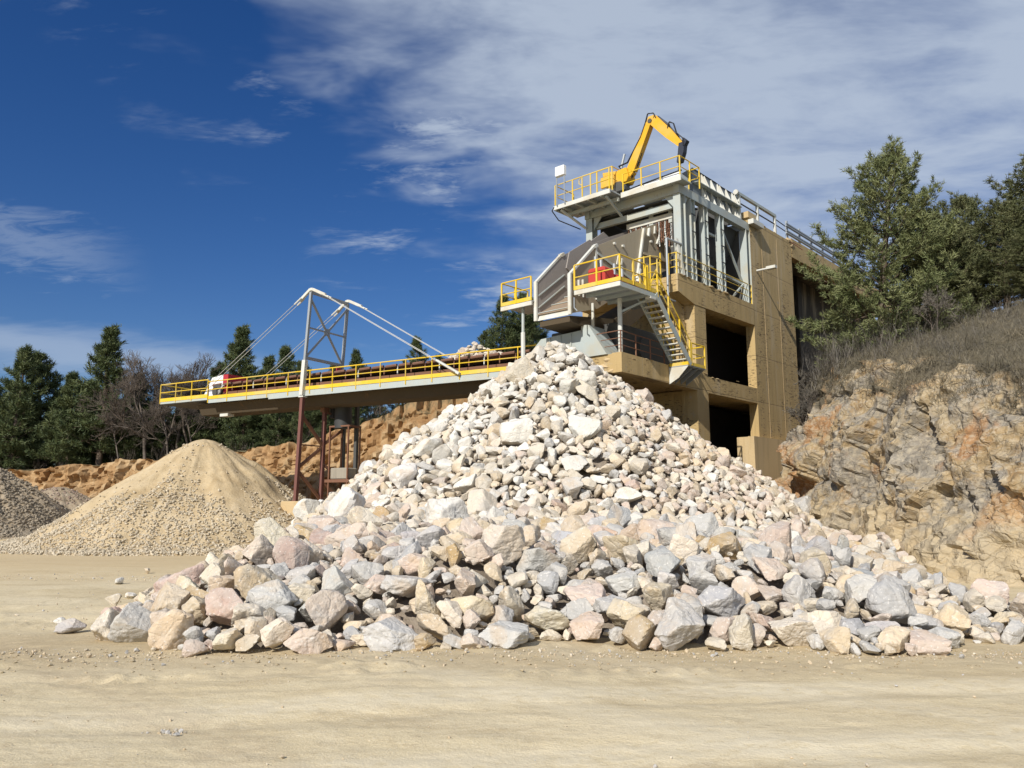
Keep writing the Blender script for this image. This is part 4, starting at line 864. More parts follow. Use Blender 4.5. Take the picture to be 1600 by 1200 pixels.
# ---- walkways round the crusher
t = thing('service_platform', 'steel service platform with yellow rails and stair below the feed chute', 'platform', TW, (-5, 0, 8.3))
PZ = 10.92
MB().box(-6.2, -1.8, -.95, 1.32, PZ - .05, PZ).build('deck_plate', M['galv'], t)
MB().box(-6.27, -6.19, -1.0, 1.36, PZ - .22, PZ - .03).build('edge_channel', Wm, t); MB().box(-6.19, -3.55, -1.0, -.94, PZ - .24, PZ - .052).build('edge_channel', S, t)
for x in (-5.5, -4.7, -3.9): MB().box(x, x + .08, -.9, 1.3, PZ - .2, PZ - .052).build('joist', S, t)
for p0 in ((-4.45, .28), (-4.55, 1.66)): MB().tube((p0[0], p0[1], 8.25), (p0[0], p0[1], PZ - .2), .10 if p0[1] < 1 else .07, 10).build('column', M['steel_white'], t)
MB().bar((-4.45, .28, 10.1), (-3.6, -.8, PZ - .2), .09, .09).build('knee_brace', S, t); MB().box(-4.0, -3.55, -1.02, -.75, PZ - .32, PZ - .22).build('bracket', Wm, t)
rails(t, [(-6.24, 1.36, PZ), (-6.24, -.98, PZ), (-4.3, -.98, PZ)], 1.1, (.55,), 1.2, toe=.17, r=.032, pr=.035)
MB().box(-4.3, -3.5, -1.0, -.97, PZ, PZ + .17).build('toe_board', M['yellow'], t)
for dx in (0, .16, .3): MB().bar((-4.3 + dx, -.98, PZ), (-4.3 + dx, -.98, PZ + (1.1 if dx == .16 else .55)), .07, .05).build('gate_post', M['yellow'], t)
MB().tube((-4.9, 1.36, PZ), (-4.9, 1.36, PZ + 1.1), .03).build('post', M['yellow'], t)
MB().path([(-6.2, 1.42, PZ - .3), (-6.2, 1.42, PZ - .75), (-6.15, 1.3, PZ - .9)], .03).build('hook', M['galv'], t)

t = thing('side_platform', 'small railed yellow platform at the open end of the feed chute', 'platform', TW, (-6, 4.7, 10.9))
MB().box(-6.2, -4.4, 3.78, 5.62, PZ - .05, PZ).build('deck_plate', M['galv'], t)
MB().box(-6.27, -6.19, 3.78, 5.66, PZ - .22, PZ - .03).build('edge_channel', Wm, t)
rails(t, [(-6.24, 3.82, PZ), (-6.24, 5.62, PZ), (-4.4, 5.62, PZ)], 1.1, (.55,), .95, toe=.17, r=.032, pr=.035)
MB().tube((-5.9, 4.6, 8.2), (-5.9, 4.6, PZ - .05), .07, 8).build('column', S, t); MB().tube((-5.9, 4.6, 8.0), (-5.9, 4.6, 9.6), .10, 8).build('column_base', M['steel_white'], t)

# ---- stair with landing
t = thing('steel_stair', 'steep steel stair with yellow handrails running down to the concrete slab', 'stair', TW, (-2, -.5, 8.1))
A0, B0 = Vector((-3.55, 0, PZ - .04)), Vector((-.72, 0, 8.16))
for y in (-1.0, -.12): MB().bar(A0 + Vector((0, y, 0)), B0 + Vector((0, y, 0)), .05, .26, (0, 1, 0)).build('stringer', S, t) if False else MB().bar(A0 + Vector((0, y, 0)), B0 + Vector((0, y, 0)), .06, .24).build('stringer', S, t)
for k in range(1, 13):
    p = A0.lerp(B0, k / 13); MB().box(p.x - .13, p.x + .13, -.97, -.15, p.z - .02, p.z + .02).build('tread', M['steel_white'], t)
for y in (-1.0, -.12):
    for hh in (1.05, .55): MB().tube(A0 + Vector((0, y, hh)), B0 + Vector((0, y, hh)), .03).build('handrail' if hh > 1 else 'mid_rail', M['yellow'], t)
    for k in (0.05, .36, .68, .98):
        p = A0.lerp(B0, k) + Vector((0, y, 0)); MB().bar(p, p + Vector((0, 0, 1.05)), .07, .05).build('post', M['yellow'], t)
MB().box(-1.0, .6, -1.0, -.03, 8.05, 8.1).build('landing_plate', M['galv'], t)
MB().prism([(-1.0, -1.02, 8.06), (-1.0, -.02, 8.06), (-1.0, -.02, 7.3), (-1.0, -.5, 7.55)], (.06, 0, 0)).build('bracket', Wm, t)
for x in (-.5, 0, .5): MB().prism([(x, -1.0, 8.045), (x, -.02, 8.045), (x, -.02, 7.4)], (.05, 0, 0)).build('bracket', M['galv'], t)
rails(t, [(-.65, -1.0, 8.1), (.58, -1.0, 8.1), (.58, -.1, 8.1)], 1.05, (.55,), 1.2, toe=.14, r=.032, pr=.035)
MB().box(-1.0, -.97, -1.0, -.05, 8.1, 8.25).build('toe_board', M['yellow'], t); MB().box(-.98, -.66, -1.01, -.985, 8.1, 8.25).build('toe_board', M['yellow'], t)

t = thing('ladder_gate', 'curved yellow ladder cage at the head of the steel stair', 'ladder', TW, (-2.4, .1, 10.9))
for x, y in ((-2.95, -.05), (-2.95, .5), (-1.55, -.05), (-1.55, .5), (-2.25, -.3)): MB().tube((x, y, PZ), (x, y, 12.9 if x < -2 else 13.4), .035).build('upright', M['yellow'], t)
for z in (11.5, 12.1, 12.85): MB().path([(-2.95, .5, z), (-2.95, -.05, z), (-2.7, -.25, z + .08), (-2.25, -.33, z + .14), (-1.8, -.25, z + .12), (-1.55, -.05, z + .1), (-1.55, .5, z + .1)], .03).build('hoop', M['yellow'], t)
MB().bar((-2.75, -.1, 11.4), (-2.0, -.3, 12.8), .07, .05).build('brace', M['yellow'], t)
MB().box(-2.9, -2.0, .45, .5, 10.95, 11.9).build('panel', M['concrete2'], t)

t = thing('exciter_unit', 'faded red ribbed vibrating drive unit on the service platform', 'machine', TW, (-4.9, .6, PZ))
MB().box(-5.75, -4.95, .15, 1.05, PZ + .12, PZ + .98).build('end_housing', M['red'], t, bev=.08)
MB().box(-4.95, -2.9, .25, 1.0, PZ + .15, PZ + .80).build('body', M['redbox'], t)
for x in (-4.7, -4.3, -3.9, -3.5, -3.1): MB().box(x, x + .05, .18, .248, PZ + .15, PZ + .80).build('rib', M['red'], t)
for x in (-5.6, -5.2, -4.2, -3.6): MB().tube((x, .7, PZ + .98 if x < -5 else PZ + .8), (x, .7, PZ + 1.5), .07, 8).build('spring', M['galv'], t)
for x in (-5.5, -3.2): MB().box(x, x + .12, .3, .9, PZ, PZ + .149).build('foot', M['galv'], t)

t = thing('ledge_railing', 'three-bar yellow railing along the concrete ledge of the upper floor', 'railing', TW, (4, .05, 12.8))
rails(t, [(.1, .5, 12.81), (.1, .05, 12.81), (8.1, .05, 12.81)], 1.05, (.35, .70), 6.2, toe=0, r=.026, pr=.035)
t = thing('drain_pipe', 'thin grey vertical pipe with a bent arm beside the upper concrete ledge', 'pipe', TW, (-.35, .3, 10.9))
MB().path([(-.35, .3, 10.9), (-.35, .3, 14.5), (.55, .0, 14.35)], .055, 8).build('pipe', M['galv'], t)
t = thing('slab_railing', 'rusty three-bar railing along the edge of the lower concrete slab', 'railing', TW, (-3, .1, 8.2))
rails(t, [(-4.7, 1.5, 8.26), (-4.7, .1, 8.26), (-1.2, .1, 8.2)], .98, (.35, .66), 1.35, mat='rust', toe=0, r=.022, pr=.025)

# ================================================================== CONVEYOR (frame: x towards the head, y towards the open yard)
CV = Frame((.4626, 38.0, 0), math.atan2(.4979, -.8672))
DZ = 8.30
t = thing('conveyor', 'long overhead belt conveyor with yellow railing reaching to the sand heap', 'conveyor', CV, (12, -1.5, DZ - .6))
L0, L1, L2 = -3.2, 22.2, 26.7
for y, nm in ((-.06, 'near'), (-3.0, 'far')):
    MB().box(L0, 17.0, y, y + .06, DZ - .34, DZ).build('side_girder', M['steel'], t)
    MB().box(17.005, L1, y + .003, y + .063, DZ - .24, DZ).build('side_girder', M['steel'], t)
for k in range(22): MB().box(L0 + k * 1.2, L0 + k * 1.2 + .08, -2.93, -.065, DZ - .2, DZ - .05).build('cross_member', M['dark'], t)
for y0, y1 in ((-.7, -.07), (-2.93, -2.3)): MB().box(L0, L1, y0, y1, DZ - .048, DZ).build('walkway_plate', M['belly'], t)
MB().prism([(L0, -.45, DZ - .21), (L0, -2.6, DZ - .21), (L0, -2.2, DZ - .85), (L0, -.8, DZ - .85)], (L1 - L0 + 1.5, 0, 0)).build('belly_tray', M['belly'], t)
MB().box(L1 - 1.0, L1 - .3, -1.2, -.7, DZ - 1.02, DZ - .852).build('scraper_box', M['steel_white'], t)
# belt, stringers, idler stands
yb0, yb1 = -2.15, -.85
bm_ = MB(); bm_.prism([(L0, yb1, DZ + .98), (L0, yb1 - .3, DZ + .82), (L0, yb0 + .3, DZ + .82), (L0, yb0, DZ + .98), (L0, yb0, DZ + 1.0), (L0, yb0 + .3, DZ + .84), (L0, yb1 - .3, DZ + .84), (L0, yb1, DZ + 1.0)], (L1 - L0 + .3, 0, 0)); bm_.build('belt', M['beltm'], t)
MB().box(L0, L1, yb0 + .1, yb1 - .1, DZ + .28, DZ + .31).build('return_belt', M['black'], t)
for y in (yb1 + .05, yb0 - .05): MB().box(L0, L1 + .4, y - .04, y + .04, DZ + .36, DZ + .52).build('stringer', M['rust'], t)
MB().box(L0, L1, yb0 - .03, yb0 - .005, DZ + .1, DZ + .95).build('shade_sheet', M['black'], t)  # black sheet added to stand for the interior shade behind the belt
x = L0 + .3; k = 0
while x < L1:
    MB().box(x - .03, x + .03, yb1 + .01, yb1 + .07, DZ + .52, DZ + 1.0).build('idler_stand', M['steel_white'] if k % 3 == 0 else M['rust'], t)
    MB().tube((x, yb1 + .12, DZ + 1.02), (x + .75, yb1 + .12, DZ + .99), .085, 8).build('skirt_roll', M['beltm'], t)
    if k % 2 == 0: MB().box(x - .05, x + .05, yb1 + .0, yb1 + .1, DZ, DZ + .36).build('trestle_foot', M['rust'], t)
    if k % 2: MB().tube((x + .3, yb1 + .12, DZ + .30), (x + .3, yb0, DZ + .30), .06, 8).build('return_roller', M['cable'], t)
    x += .92; k += 1
# pull-cord signs: the small yellow bearing caps under the stringer
for k in range(34): MB().box(L0 + .5 + k * .75, L0 + .72 + k * .75, yb1 + .095, yb1 + .12, DZ + .24, DZ + .30).build('bearing_cap', M['yellow'], t)
rails(t, [(L0, 0.02, DZ), (L1, 0.02, DZ)], 1.1, (.6,), 1.7, toe=.20, r=.035, pr=.03, drop=.22)
rails(t, [(L0, -2.98, DZ), (L1, -2.98, DZ)], 1.1, (.6,), 1.7, toe=.2, r=.03, pr=.03)
rails(t, [(L1, .06, DZ + .1), (L2, .06, DZ + .1), (L2, -3.05, DZ + .1), (L1, -3.05, DZ + .1)], 1.12, (.6,), 1.5, toe=.22, r=.035, pr=.03, drop=.1)
MB().box(L1, L2, -3.05, .0, DZ - .08, DZ + .1).build('head_platform', M['dark'], t)
MB().box(L1, L2, .0, .05, DZ - .04, DZ + .1).build('side_girder', M['steel'], t)
hg = MB().prism([(21.85, -.75, DZ + .35), (23.6, -.75, DZ + .35), (22.85, -.75, DZ + 1.5), (21.85, -.75, DZ + 1.62)], (0, -1.3, 0)).build('head_guard', M['white'], t)
MB().box(21.4, 21.84, -2.2, -.76, DZ + .42, DZ + 1.62).build('drive_guard', M['redbox'], t)
MB().box(21.9, 23.7, -2.05, -.74, DZ + .102, DZ + .348).build('guard_skirt', M['redbox'], t)
MB().tube((22.2, -.6, DZ + .6), (22.2, -2.4, DZ + .6), .42, 18).build('head_pulley', M['dark'], t)
MB().bar((22.3, -.7, DZ + .2), (21.6, -.6, DZ + .9), .12, .12).bar((22.6, -.72, DZ + .15), (21.9, -.62, DZ + .6), .08, .2).build('drive_arm', M['cable'], t)

# ---- stay mast with cables
t = thing('stay_mast', 'white steel portal mast with crossed braces carrying the conveyor stay cables', 'mast', CV, (14.1, -1.5, DZ))
xb, xt, zt = 14.22, 13.80, 13.95
N0, N1, F0, F1 = Vector((xb, .12, DZ - .4)), Vector((xt, .12, zt)), Vector((xb, -3.0, DZ - .2)), Vector((xt, -3.0, zt))
def mp(a, b, z): return a.lerp(b, (z - a.z) / (b.z - a.z))
MB().bar(N0, N1, .15, .15).build('post', M['galv'], t); MB().bar(F0, F1, .15, .15).build('post', M['galv'], t)
MB().bar(mp(N0, N1, DZ - .3), mp(N0, N1, 10.0), .24, .24).build('post_sleeve', M['steel_white'], t)
za, zb, zcn = 10.15, 13.6, 11.9
cen = (mp(N0, N1, zcn) + mp(F0, F1, zcn)) / 2
for a, b in ((mp(N0, N1, za), mp(F0, F1, zb)), (mp(N0, N1, zb), mp(F0, F1, za)), ): MB().bar(a, b, .10, .10).build('brace', M['galv'], t)
MB().bar(mp(N0, N1, za), mp(F0, F1, za), .15, .15).build('cross_beam', M['galv'], t)
MB().bar(mp(N0, N1, zcn), mp(F0, F1, zcn), .08, .08).build('cross_beam', M['galv'], t)
MB().bar(N1, F1, .12, .16).build('cross_beam', M['galv'], t)
MB().box(cen.x - .05, cen.x + .05, cen.y - .2, cen.y + .2, cen.z - .2, cen.z + .2).build('centre_plate', M['galv'], t)
MB().box(14.0, 14.2, -2.8, -2.6, 9.4, 10.0).build('beacon', M['redbox'], t)
for y in (.12, -3.0):
    MB().bar((xt + .85, y, zt - .40), (xt + .05, y, zt + .18), .16, .17).bar((xt + .06, y, zt + .17), (xt - .15, y, zt + .15), .16, .17).bar((xt - .14, y, zt + .15), (xt - 1.1, y, zt - .30), .16, .17).build('saddle', M['steel_white'], t, bev=.02)
    for d in (-.12, .12):
        MB().tube((xt + .8, y + d, zt - .38), (22.2, y + d * 1.2 - .05, DZ + .75), .016, 6).build('stay_cable', M['cable'], t)
        MB().tube((xt - 1.05, y + d, zt - .30), (3.7, y + d * 1.4, DZ + .15), .016, 6).build('stay_cable', M['cable'], t)
        MB().tube((xt + .65, y + d, zt - .28), (xt + 1.15, y + d, zt - .60), .05, 6).build('clamp', M['steel_white'], t); MB().tube((xt - .95, y + d, zt - .25), (xt - 1.45, y + d, zt - .5), .05, 6).build('clamp', M['steel_white'], t)
    MB().bar((4.9, y, DZ + .85), (3.5, y, DZ + .05), .20, .12).build('anchor', M['steel_white'], t)

# ---- trestle under the conveyor
t = thing('steel_trestle', 'rusty maroon braced steel trestle legs under the conveyor mast', 'trestle', CV, (14.3, -.9, 2))
Rm = M['maroon']
a0, a1 = Vector((14.45, .05, 2.05)), Vector((14.22, .05, DZ - .35)); b0, b1 = Vector((14.25, -1.72, 1.6)), Vector((14.15, -1.72, DZ - .75))
MB().bar(a0, a1, .20, .20).build('leg', Rm, t); MB().bar(b0, b1, .20, .20).build('leg', Rm, t)
for z0, z1 in ((6.9, 5.2), (3.9, 5.2), (3.75, 2.1)): MB().bar(mp(a0, a1, z0), mp(b0, b1, z1), .13, .16).build('brace', M['rust'], t)
MB().bar(mp(a0, a1, 5.2), mp(b0, b1, 5.2), .07, .07).build('strut', M['rust'], t)
c0, c1 = Vector((12.9, -3.1, .8)), Vector((12.9, -3.1, DZ - .4)); d0, d1 = Vector((13.9, -3.1, .8)), Vector((13.9, -3.1, DZ - .4))
MB().bar(c0, c1, .2, .2).build('leg', M['dark'], t); MB().bar(d0, d1, .2, .2).build('leg', M['dark'], t)
for z0, z1 in ((6.3, 5.3), (3.3, 4.2), (2.0, 3.2)): MB().bar(mp(b0, b1, z1), mp(d0, d1, z0), .13, .14).build('brace', M['rust'], t)
MB().bar(mp(b0, b1, 7.2), mp(d0, d1, 7.0), .1, .1).build('strut', M['rust'], t); MB().box(14.0, 14.3, -1.95, -1.5, DZ - 1.1, DZ - .85).build('cap_plate', M['rust'], t)
MB().box(14.05, 14.4, -.15, .2, DZ - .42, DZ - .345).build('cap_plate', M['steel_white'], t)
t = thing('take_up_tower', 'caged take-up weight of grey concrete hanging behind the trestle legs', 'weight frame', CV, (13.4, -2.2, 1.5))
for x, y in ((12.45, -1.9), (13.85, -1.9), (12.45, -2.9), (13.85, -2.9)): MB().bar((x, y, 1.0), (x, y, 6.4), .08, .08).build('guide_post', M['rust'], t)
for z in (6.35,):
    for p, q in (((12.4, -1.9), (13.9, -1.9)), ((12.4, -2.9), (13.9, -2.9)), ((12.4, -1.9), (12.4, -2.9)), ((13.9, -1.9), (13.9, -2.9))): MB().bar((*p, z), (*q, z), .09, .09).build('top_frame', M['rust'], t)
MB().box(12.5, 13.8, -2.8, -1.95, 3.3, 3.95).build('weight_block', M['conc_grey'], t, bev=.05); MB().box(12.3, 14.2, -2.9, -1.85, 3.12, 3.29).build('weight_tray', M['rust'], t)
t = thing('discharge_duct', 'dark grey cylindrical duct dropping below the conveyor beside the trestle', 'duct', CV, (13.2, -2.3, 6.2))
MB().tube((13.25, -2.3, DZ - .5), (13.25, -2.3, 6.25), .50, 26).build('pipe', M['duct'], t, smooth=True)
MB().tube((14.05, -2.35, DZ - .5), (14.05, -2.35, 6.9), .22, 16).build('side_pipe', M['black'], t, smooth=True)
t = thing('trestle_footing', 'square beige concrete footing block under the maroon trestle leg', 'footing', CV, (13.8, -.4, 0))
MB().box(12.6, 15.3, -2.3, .35, -.5, 2.04).build('block', M['concrete2'], t, bev=.04)
MB().box(14.28, 14.62, -.12, .22, 2.042, 2.08).build('base_plate', M['rust'], t)
#PART4
# ================================================================== VEGETATION
def tubes(segs, n=4):
    """segs: list of (p, q, r0, r1) -> V, F quads"""
    p = np.array([s[0] for s in segs]); q = np.array([s[1] for s in segs]); r0 = np.array([s[2] for s in segs]); r1 = np.array([s[3] for s in segs])
    d = q - p; d /= np.maximum(np.linalg.norm(d, axis=1), 1e-6)[:, None]
    u = np.where(np.abs(d[:, 2:3]) < .9, np.array([[0, 0, 1.]]), np.array([[1., 0, 0]])); a = np.cross(d, u); a /= np.linalg.norm(a, axis=1)[:, None]; b = np.cross(d, a)
    an = np.arange(n) * 2 * math.pi / n; ca, sa = np.cos(an), np.sin(an)
    ring = a[:, None] * ca[None, :, None] + b[:, None] * sa[None, :, None]
    V = np.concatenate([p[:, None] + ring * r0[:, None, None], q[:, None] + ring * r1[:, None, None]], 1).reshape(-1, 3)
    k = np.arange(len(segs))[:, None] * 2 * n; i = np.arange(n)[None]; j = (i + 1) % n
    return V, np.stack([k + i, k + j, k + n + j, k + n + i], -1).reshape(-1, 4)
def needles(C, D, g, per, ln, wd):
    n = len(C); C = np.repeat(C, per, 0); D = np.repeat(D, per, 0)
    d = D * .75 + g.normal(size=D.shape) * .62; d[:, 2] += .18; d /= np.linalg.norm(d, axis=1)[:, None]
    L = ln * g.uniform(.6, 1.2, len(C))[:, None]; s = np.cross(d, g.normal(size=d.shape)); s /= np.maximum(np.linalg.norm(s, axis=1), 1e-6)[:, None]
    c = C + g.normal(size=C.shape) * ln * .22
    V = np.stack([c - s * wd * .66, c + s * wd * .66, c + d * L * 1.08], 1).reshape(-1, 3)
    return V, np.arange(len(V)).reshape(-1, 3)
def pine_mesh(seed, h, rad, t0=.12, dens=1.0, per=9, ln=.24, wd=.035, shape='cone', gap=.12):
    g = np.random.default_rng(seed); segs = []; C = []; D = []
    lean = g.normal(size=2) * .03 * h; zs = np.linspace(0, h, 13)
    tr = np.stack([lean[0] * (zs / h) ** 2 + .04 * np.sin(zs * .9 + seed), lean[1] * (zs / h) ** 2 + .04 * np.cos(zs * .8 + seed), zs], -1)
    for i in range(12): segs.append((tr[i], tr[i + 1], .022 * h * (1 - zs[i] / h) ** .8 + .012, .022 * h * (1 - zs[i + 1] / h) ** .8 + .012))
    trunk_at = lambda z: np.array([np.interp(z, zs, tr[:, k]) for k in range(3)])
    z = t0 * h; a0 = g.uniform(0, 6.28); trunks = len(segs)
    while z < h * .985:
        u = (z / h - t0) / (1 - t0)
        prof = (1 - u) ** 1.05 * (.75 + .25 * min(1, u / .15)) if shape == 'spire' else (1 - u) ** .78 * (.72 + .28 * min(1, u / .18)) if shape == 'cone' else ((1 - u) ** .55 * (.70 + .30 * min(1, u / .25)) if shape == 'broad' else (1 - u ** 2.2) ** .6 * (.6 + .4 * min(1, u / .3)))
        nb = g.integers(4, 7)
        for b in range(nb):
            if g.uniform() < gap: continue
            az = a0 + b * 6.283 / nb + g.normal() * .25; L = rad * prof * g.uniform(.55, 1.2) + .18
            el = R(12 + 42 * u ** 1.2 + g.normal() * 13); p = trunk_at(z + g.normal() * .05 * h * .2); r = .010 + .010 * L
            d = np.array([math.cos(az) * math.cos(el), math.sin(az) * math.cos(el), math.sin(el)]); ns = max(3, int(L / .34)); st = L / ns; pts = [p]
            for s in range(ns):
                d = d + g.normal(size=3) * .09 + np.array([0, 0, (-.05 if s < ns * .5 else .17)]); d /= np.linalg.norm(d); q = pts[-1] + d * st
                segs.append((pts[-1], q, r * (1 - s / ns) + .005, r * (1 - (s + 1) / ns) + .004)); pts.append(q)
                f = (s + 1) / ns
                if f > .28 or L < .6:
                    for sg in (-1, 1):
                        if g.uniform() > .88 * dens: continue
                        tl = (L * .34 * (1.15 - f) + .20) * g.uniform(.6, 1.2); sd = np.cross(d, (0, 0, 1.)); sd /= np.linalg.norm(sd) + 1e-6
                        td = d * .62 + sd * sg * .75 + np.array([0, 0, .16]) + g.normal(size=3) * .16; td /= np.linalg.norm(td); e = q + td * tl
                        segs.append((q, e, .007, .004)); m = max(2, int(tl / .15))
                        for w_ in range(m): C.append(q + td * tl * (w_ + 1) / m + g.normal(size=3) * .03); D.append(td)
                if f > .45: C.append(q); D.append(d)
            C.append(pts[-1]); D.append(d + np.array([0, 0, .3]))
        z += h * g.uniform(.026, .042); a0 += .9
    C.append(trunk_at(h)); D.append(np.array([0, 0, 1.]))
    V, F = tubes(segs[:trunks], 9); Vb, Fb = tubes(segs[trunks:], 3)
    wood = mesh_np('trunk', V, F, smooth=True); limbs = mesh_np('limbs', Vb, Fb)
    C = np.array(C); D = np.array(D); D /= np.linalg.norm(D, axis=1)[:, None]
    Vn, Fn = needles(C, D, g, per, ln, wd); return wood, limbs, mesh_np('crown', Vn, Fn), len(C)
def bare_mesh(seed, h, spread=.5, depth=6, twigs=1.0):
    g = np.random.default_rng(seed); big, fine = [], []
    def grow(p, d, L, r, lv):
        n = 3; q = p
        for i in range(n):
            d2 = d + g.normal(size=3) * .10 + np.array([0, 0, .05]); d = d2 / np.linalg.norm(d2); e = q + d * L / n
            (big if lv < 3 else fine).append((q, e, r * (1 - .3 * i / n), r * (1 - .3 * (i + 1) / n))); q = e
            if lv < depth and (lv > 0 or i > 0) and g.uniform() < .75 * twigs:
                nd = d + g.normal(size=3) * spread; nd[2] += .12; nd /= np.linalg.norm(nd); grow(q, nd, L * g.uniform(.5, .78), r * .55, lv + 1)
        if lv < depth:
            for _ in range(2):
                nd = d + g.normal(size=3) * spread * .7; nd /= np.linalg.norm(nd); grow(q, nd, L * g.uniform(.55, .8), r * .62, lv + 1)
    grow(np.zeros(3), np.array([0, 0, 1.]), h * .30, .016 * h, 0)
    V, F = tubes(big, 5); V2, F2 = tubes([(a, b, max(c, .008), max(e, .006)) for a, b, c, e in fine], 3)
    s = h / max(V2[:, 2].max(), 1e-3); return mesh_np('trunk', V * s, F, smooth=True), mesh_np('crown', V2 * s, F2)
def scrub_np(seed, h, stems=9, twig=1.0):
    g = np.random.default_rng(seed); segs = []
    def grow(p, d, L, r, lv):
        q = p
        for i in range(3):
            d = d + g.normal(size=3) * .20; d[2] += .05; d = d / np.linalg.norm(d); e = q + d * L / 3; segs.append((q, e, r, r * .8)); q = e; r *= .8
            if lv < 3 and g.uniform() < .85:
                nd = d + g.normal(size=3) * .6; nd /= np.linalg.norm(nd); grow(q, nd, L * g.uniform(.45, .7), r * .7, lv + 1)
    for _ in range(stems):
        d = np.array([g.normal() * .6, g.normal() * .6, 1.0]); grow(g.normal(size=3) * (.12, .12, 0) * h, d / np.linalg.norm(d), h * g.uniform(.4, .75), .008, 0)
    V, F = tubes(segs, 2); return V, F[::2]          # flat slivers: one face per twig piece
def put_tree(name, label, parts, loc, sc, rz, group, mats, cat='tree'):
    o = bpy.data.objects.new(name, None); col.objects.link(o); o.location = loc; o.rotation_euler = (0, 0, rz); o.scale = (sc[0], sc[0], sc[1]); tag(o, label, cat, group)
    tk = None
    for i, (nm, me, m) in enumerate(zip(('trunk', 'limbs', 'crown') if len(parts) == 3 else ('trunk', 'crown'), parts, mats)):
        if not me.materials: me.materials.append(m)
        c = bpy.data.objects.new(nm, me); col.objects.link(c); c.parent = tk if nm == 'limbs' else o
        if nm == 'trunk': tk = c
    return o
pm = [M['bark'], M['bark']]
# big pine on the cliff and its neighbours
big = pine_mesh(3, 10.6, 4.3, .05, 1.0, 15, .20, .030, 'broad', .03)
put_tree('pine_tree', 'big spreading green pine growing on the slope above the rock cliff', big[:3], (17.0, 36.0, hill_z(17, 36) - .3), (1, 1), .6, 'pines on the cliff slope', pm + [M['pine']])
b2 = pine_mesh(8, 8.5, 3.2, .08, 1.0, 12, .21, .032, 'round', .10)
for (x, y, s, sz, rz, lb) in ((25.8, 37.5, 1.0, .80, 2.1, 'tall pine at the hill edge beyond the big spreading pine'), (21.6, 38.0, .85, .66, 4.0, 'short bushy pine in the dry scrub beside the big spreading pine'), (19.6, 36.6, .80, .80, 3.3, 'slim pine leaning on the right shoulder of the big spreading pine'), (23.4, 36.8, .78, .60, 1.9, 'low olive pine filling the gap beside the tall hill pine'), (24.9, 35.0, .70, .52, 3.9, 'lowest round pine in the scrub under the tall hill pine'), (22.6, 33.6, .5, .34, .4, 'knee-high young pine in the dry scrub of the slope'), (23.6, 40.5, .8, .9, 1.0, 'rounded pine rising behind the short bushy pine'), (28.5, 33.0, .9, .85, 5.0, 'stout pine on the slope outside the scrub by the tall hill pine')):
    put_tree('pine_tree', lb, b2[:3], (x, y, hill_z(x, y) - .2), (s, sz), rz, 'pines on the cliff slope', pm + [M['pine_olive']])
va = pine_mesh(21, 10, 3.6, .06, .9, 9, .34, .045, 'spire', .12); vb = pine_mesh(22, 10, 4.2, .03, .95, 9, .34, .045, 'cone', .10); vcn = pine_mesh(23, 10, 3.2, .10, .9, 9, .32, .045, 'spire', .18)
def px2(px, Yd): return (px - 800) / 1264 * Yd
LB = ['leaning', 'slender', 'broad', 'ragged', 'dense', 'thin-topped', 'squat', 'full', 'shaggy', 'narrow', 'bushy', 'spreading']
far = [(va, 12, 70, 11.2), (vb, 52, 73, 10.8), (va, 100, 69, 8.6), (vcn, 150, 68.5, 12.3), (vb, 188, 74, 7.6), (vb, -30, 72, 8.8), (vb, 128, 77, 8.5), (va, 205, 70, 8.2), (vcn, 362, 69, 11.6), (vb, 330, 72, 8.6), (vb, 395, 68, 7.2), (va, 440, 75, 10.6), (vb, 470, 70, 7.6), (vcn, 408, 78, 10.4), (vb, 520, 76, 7.8), (vcn, 552, 80, 9.5), (vb, 290, 76, 7.0), (vb, 430, 66.5, 5.2), (vb, 375, 66, 5.4), (vb, 480, 66, 5.0), (va, 650, 80, 7.4), (vb, 632, 84, 5.8), (vb, 680, 86, 5.6), (va, 782, 82, 8.6), (vb, 815, 84, 8.4), (vb, 760, 84, 5.5), (va, 835, 88, 9.0)] + [(vb, 20, 84, 9), (va, 85, 86, 9.5), (vb, 165, 84, 9), (vb, 225, 86, 7.5), (va, 255, 82, 6.5), (vb, 285, 86, 7.5), (vb, 320, 84, 7.5), (va, 378, 88, 8.5), (vb, 455, 86, 7.5), (vb, 505, 82, 6.0), (va, 590, 88, 5.5), (vb, 225, 71, 4.2), (vb, 262, 72, 4.6), (vb, 302, 70, 4.2), (vb, 545, 70, 4.6)]
NEAR = ['behind the grey-brown gravel heap', 'behind the orange earth bank', 'beyond the sand heap', 'behind the conveyor head', 'behind the conveyor mast', 'beyond the maroon trestle', 'behind the upper rubble pile', 'behind the crusher side platform']
def near(px): return NEAR[0] if px < 60 else NEAR[1] if px < 210 else NEAR[2] if px < 310 else NEAR[3] if px < 420 else NEAR[5] if px < 500 else NEAR[4] if px < 600 else NEAR[6] if px < 745 else NEAR[7]
cnt = {}
for i, (v, px, Yd, h) in enumerate(far):
    x = px2(px, Yd); z = float(plateau_z(np.array([x]), np.array([float(Yd)]))[0]) - .2; nr = near(px); cnt[nr] = cnt.get(nr, -1) + 1
    put_tree('pine_tree', f'{LB[cnt[nr]]} {"dark" if v is not vcn else "pointed dark"} green pine, about {round(h)} metres tall, {nr}', v[:3], (x, Yd, z), (h / 10 * rnd.uniform(.92, 1.1), h / 10), rnd.uniform(0, 6.28), 'pines beyond the earth bank', pm + [M['pine_far'] if v is not vcn else M['pine_far']])
ba = bare_mesh(41, 8.5, .5, 6); bb = bare_mesh(42, 8.0, .6, 6)
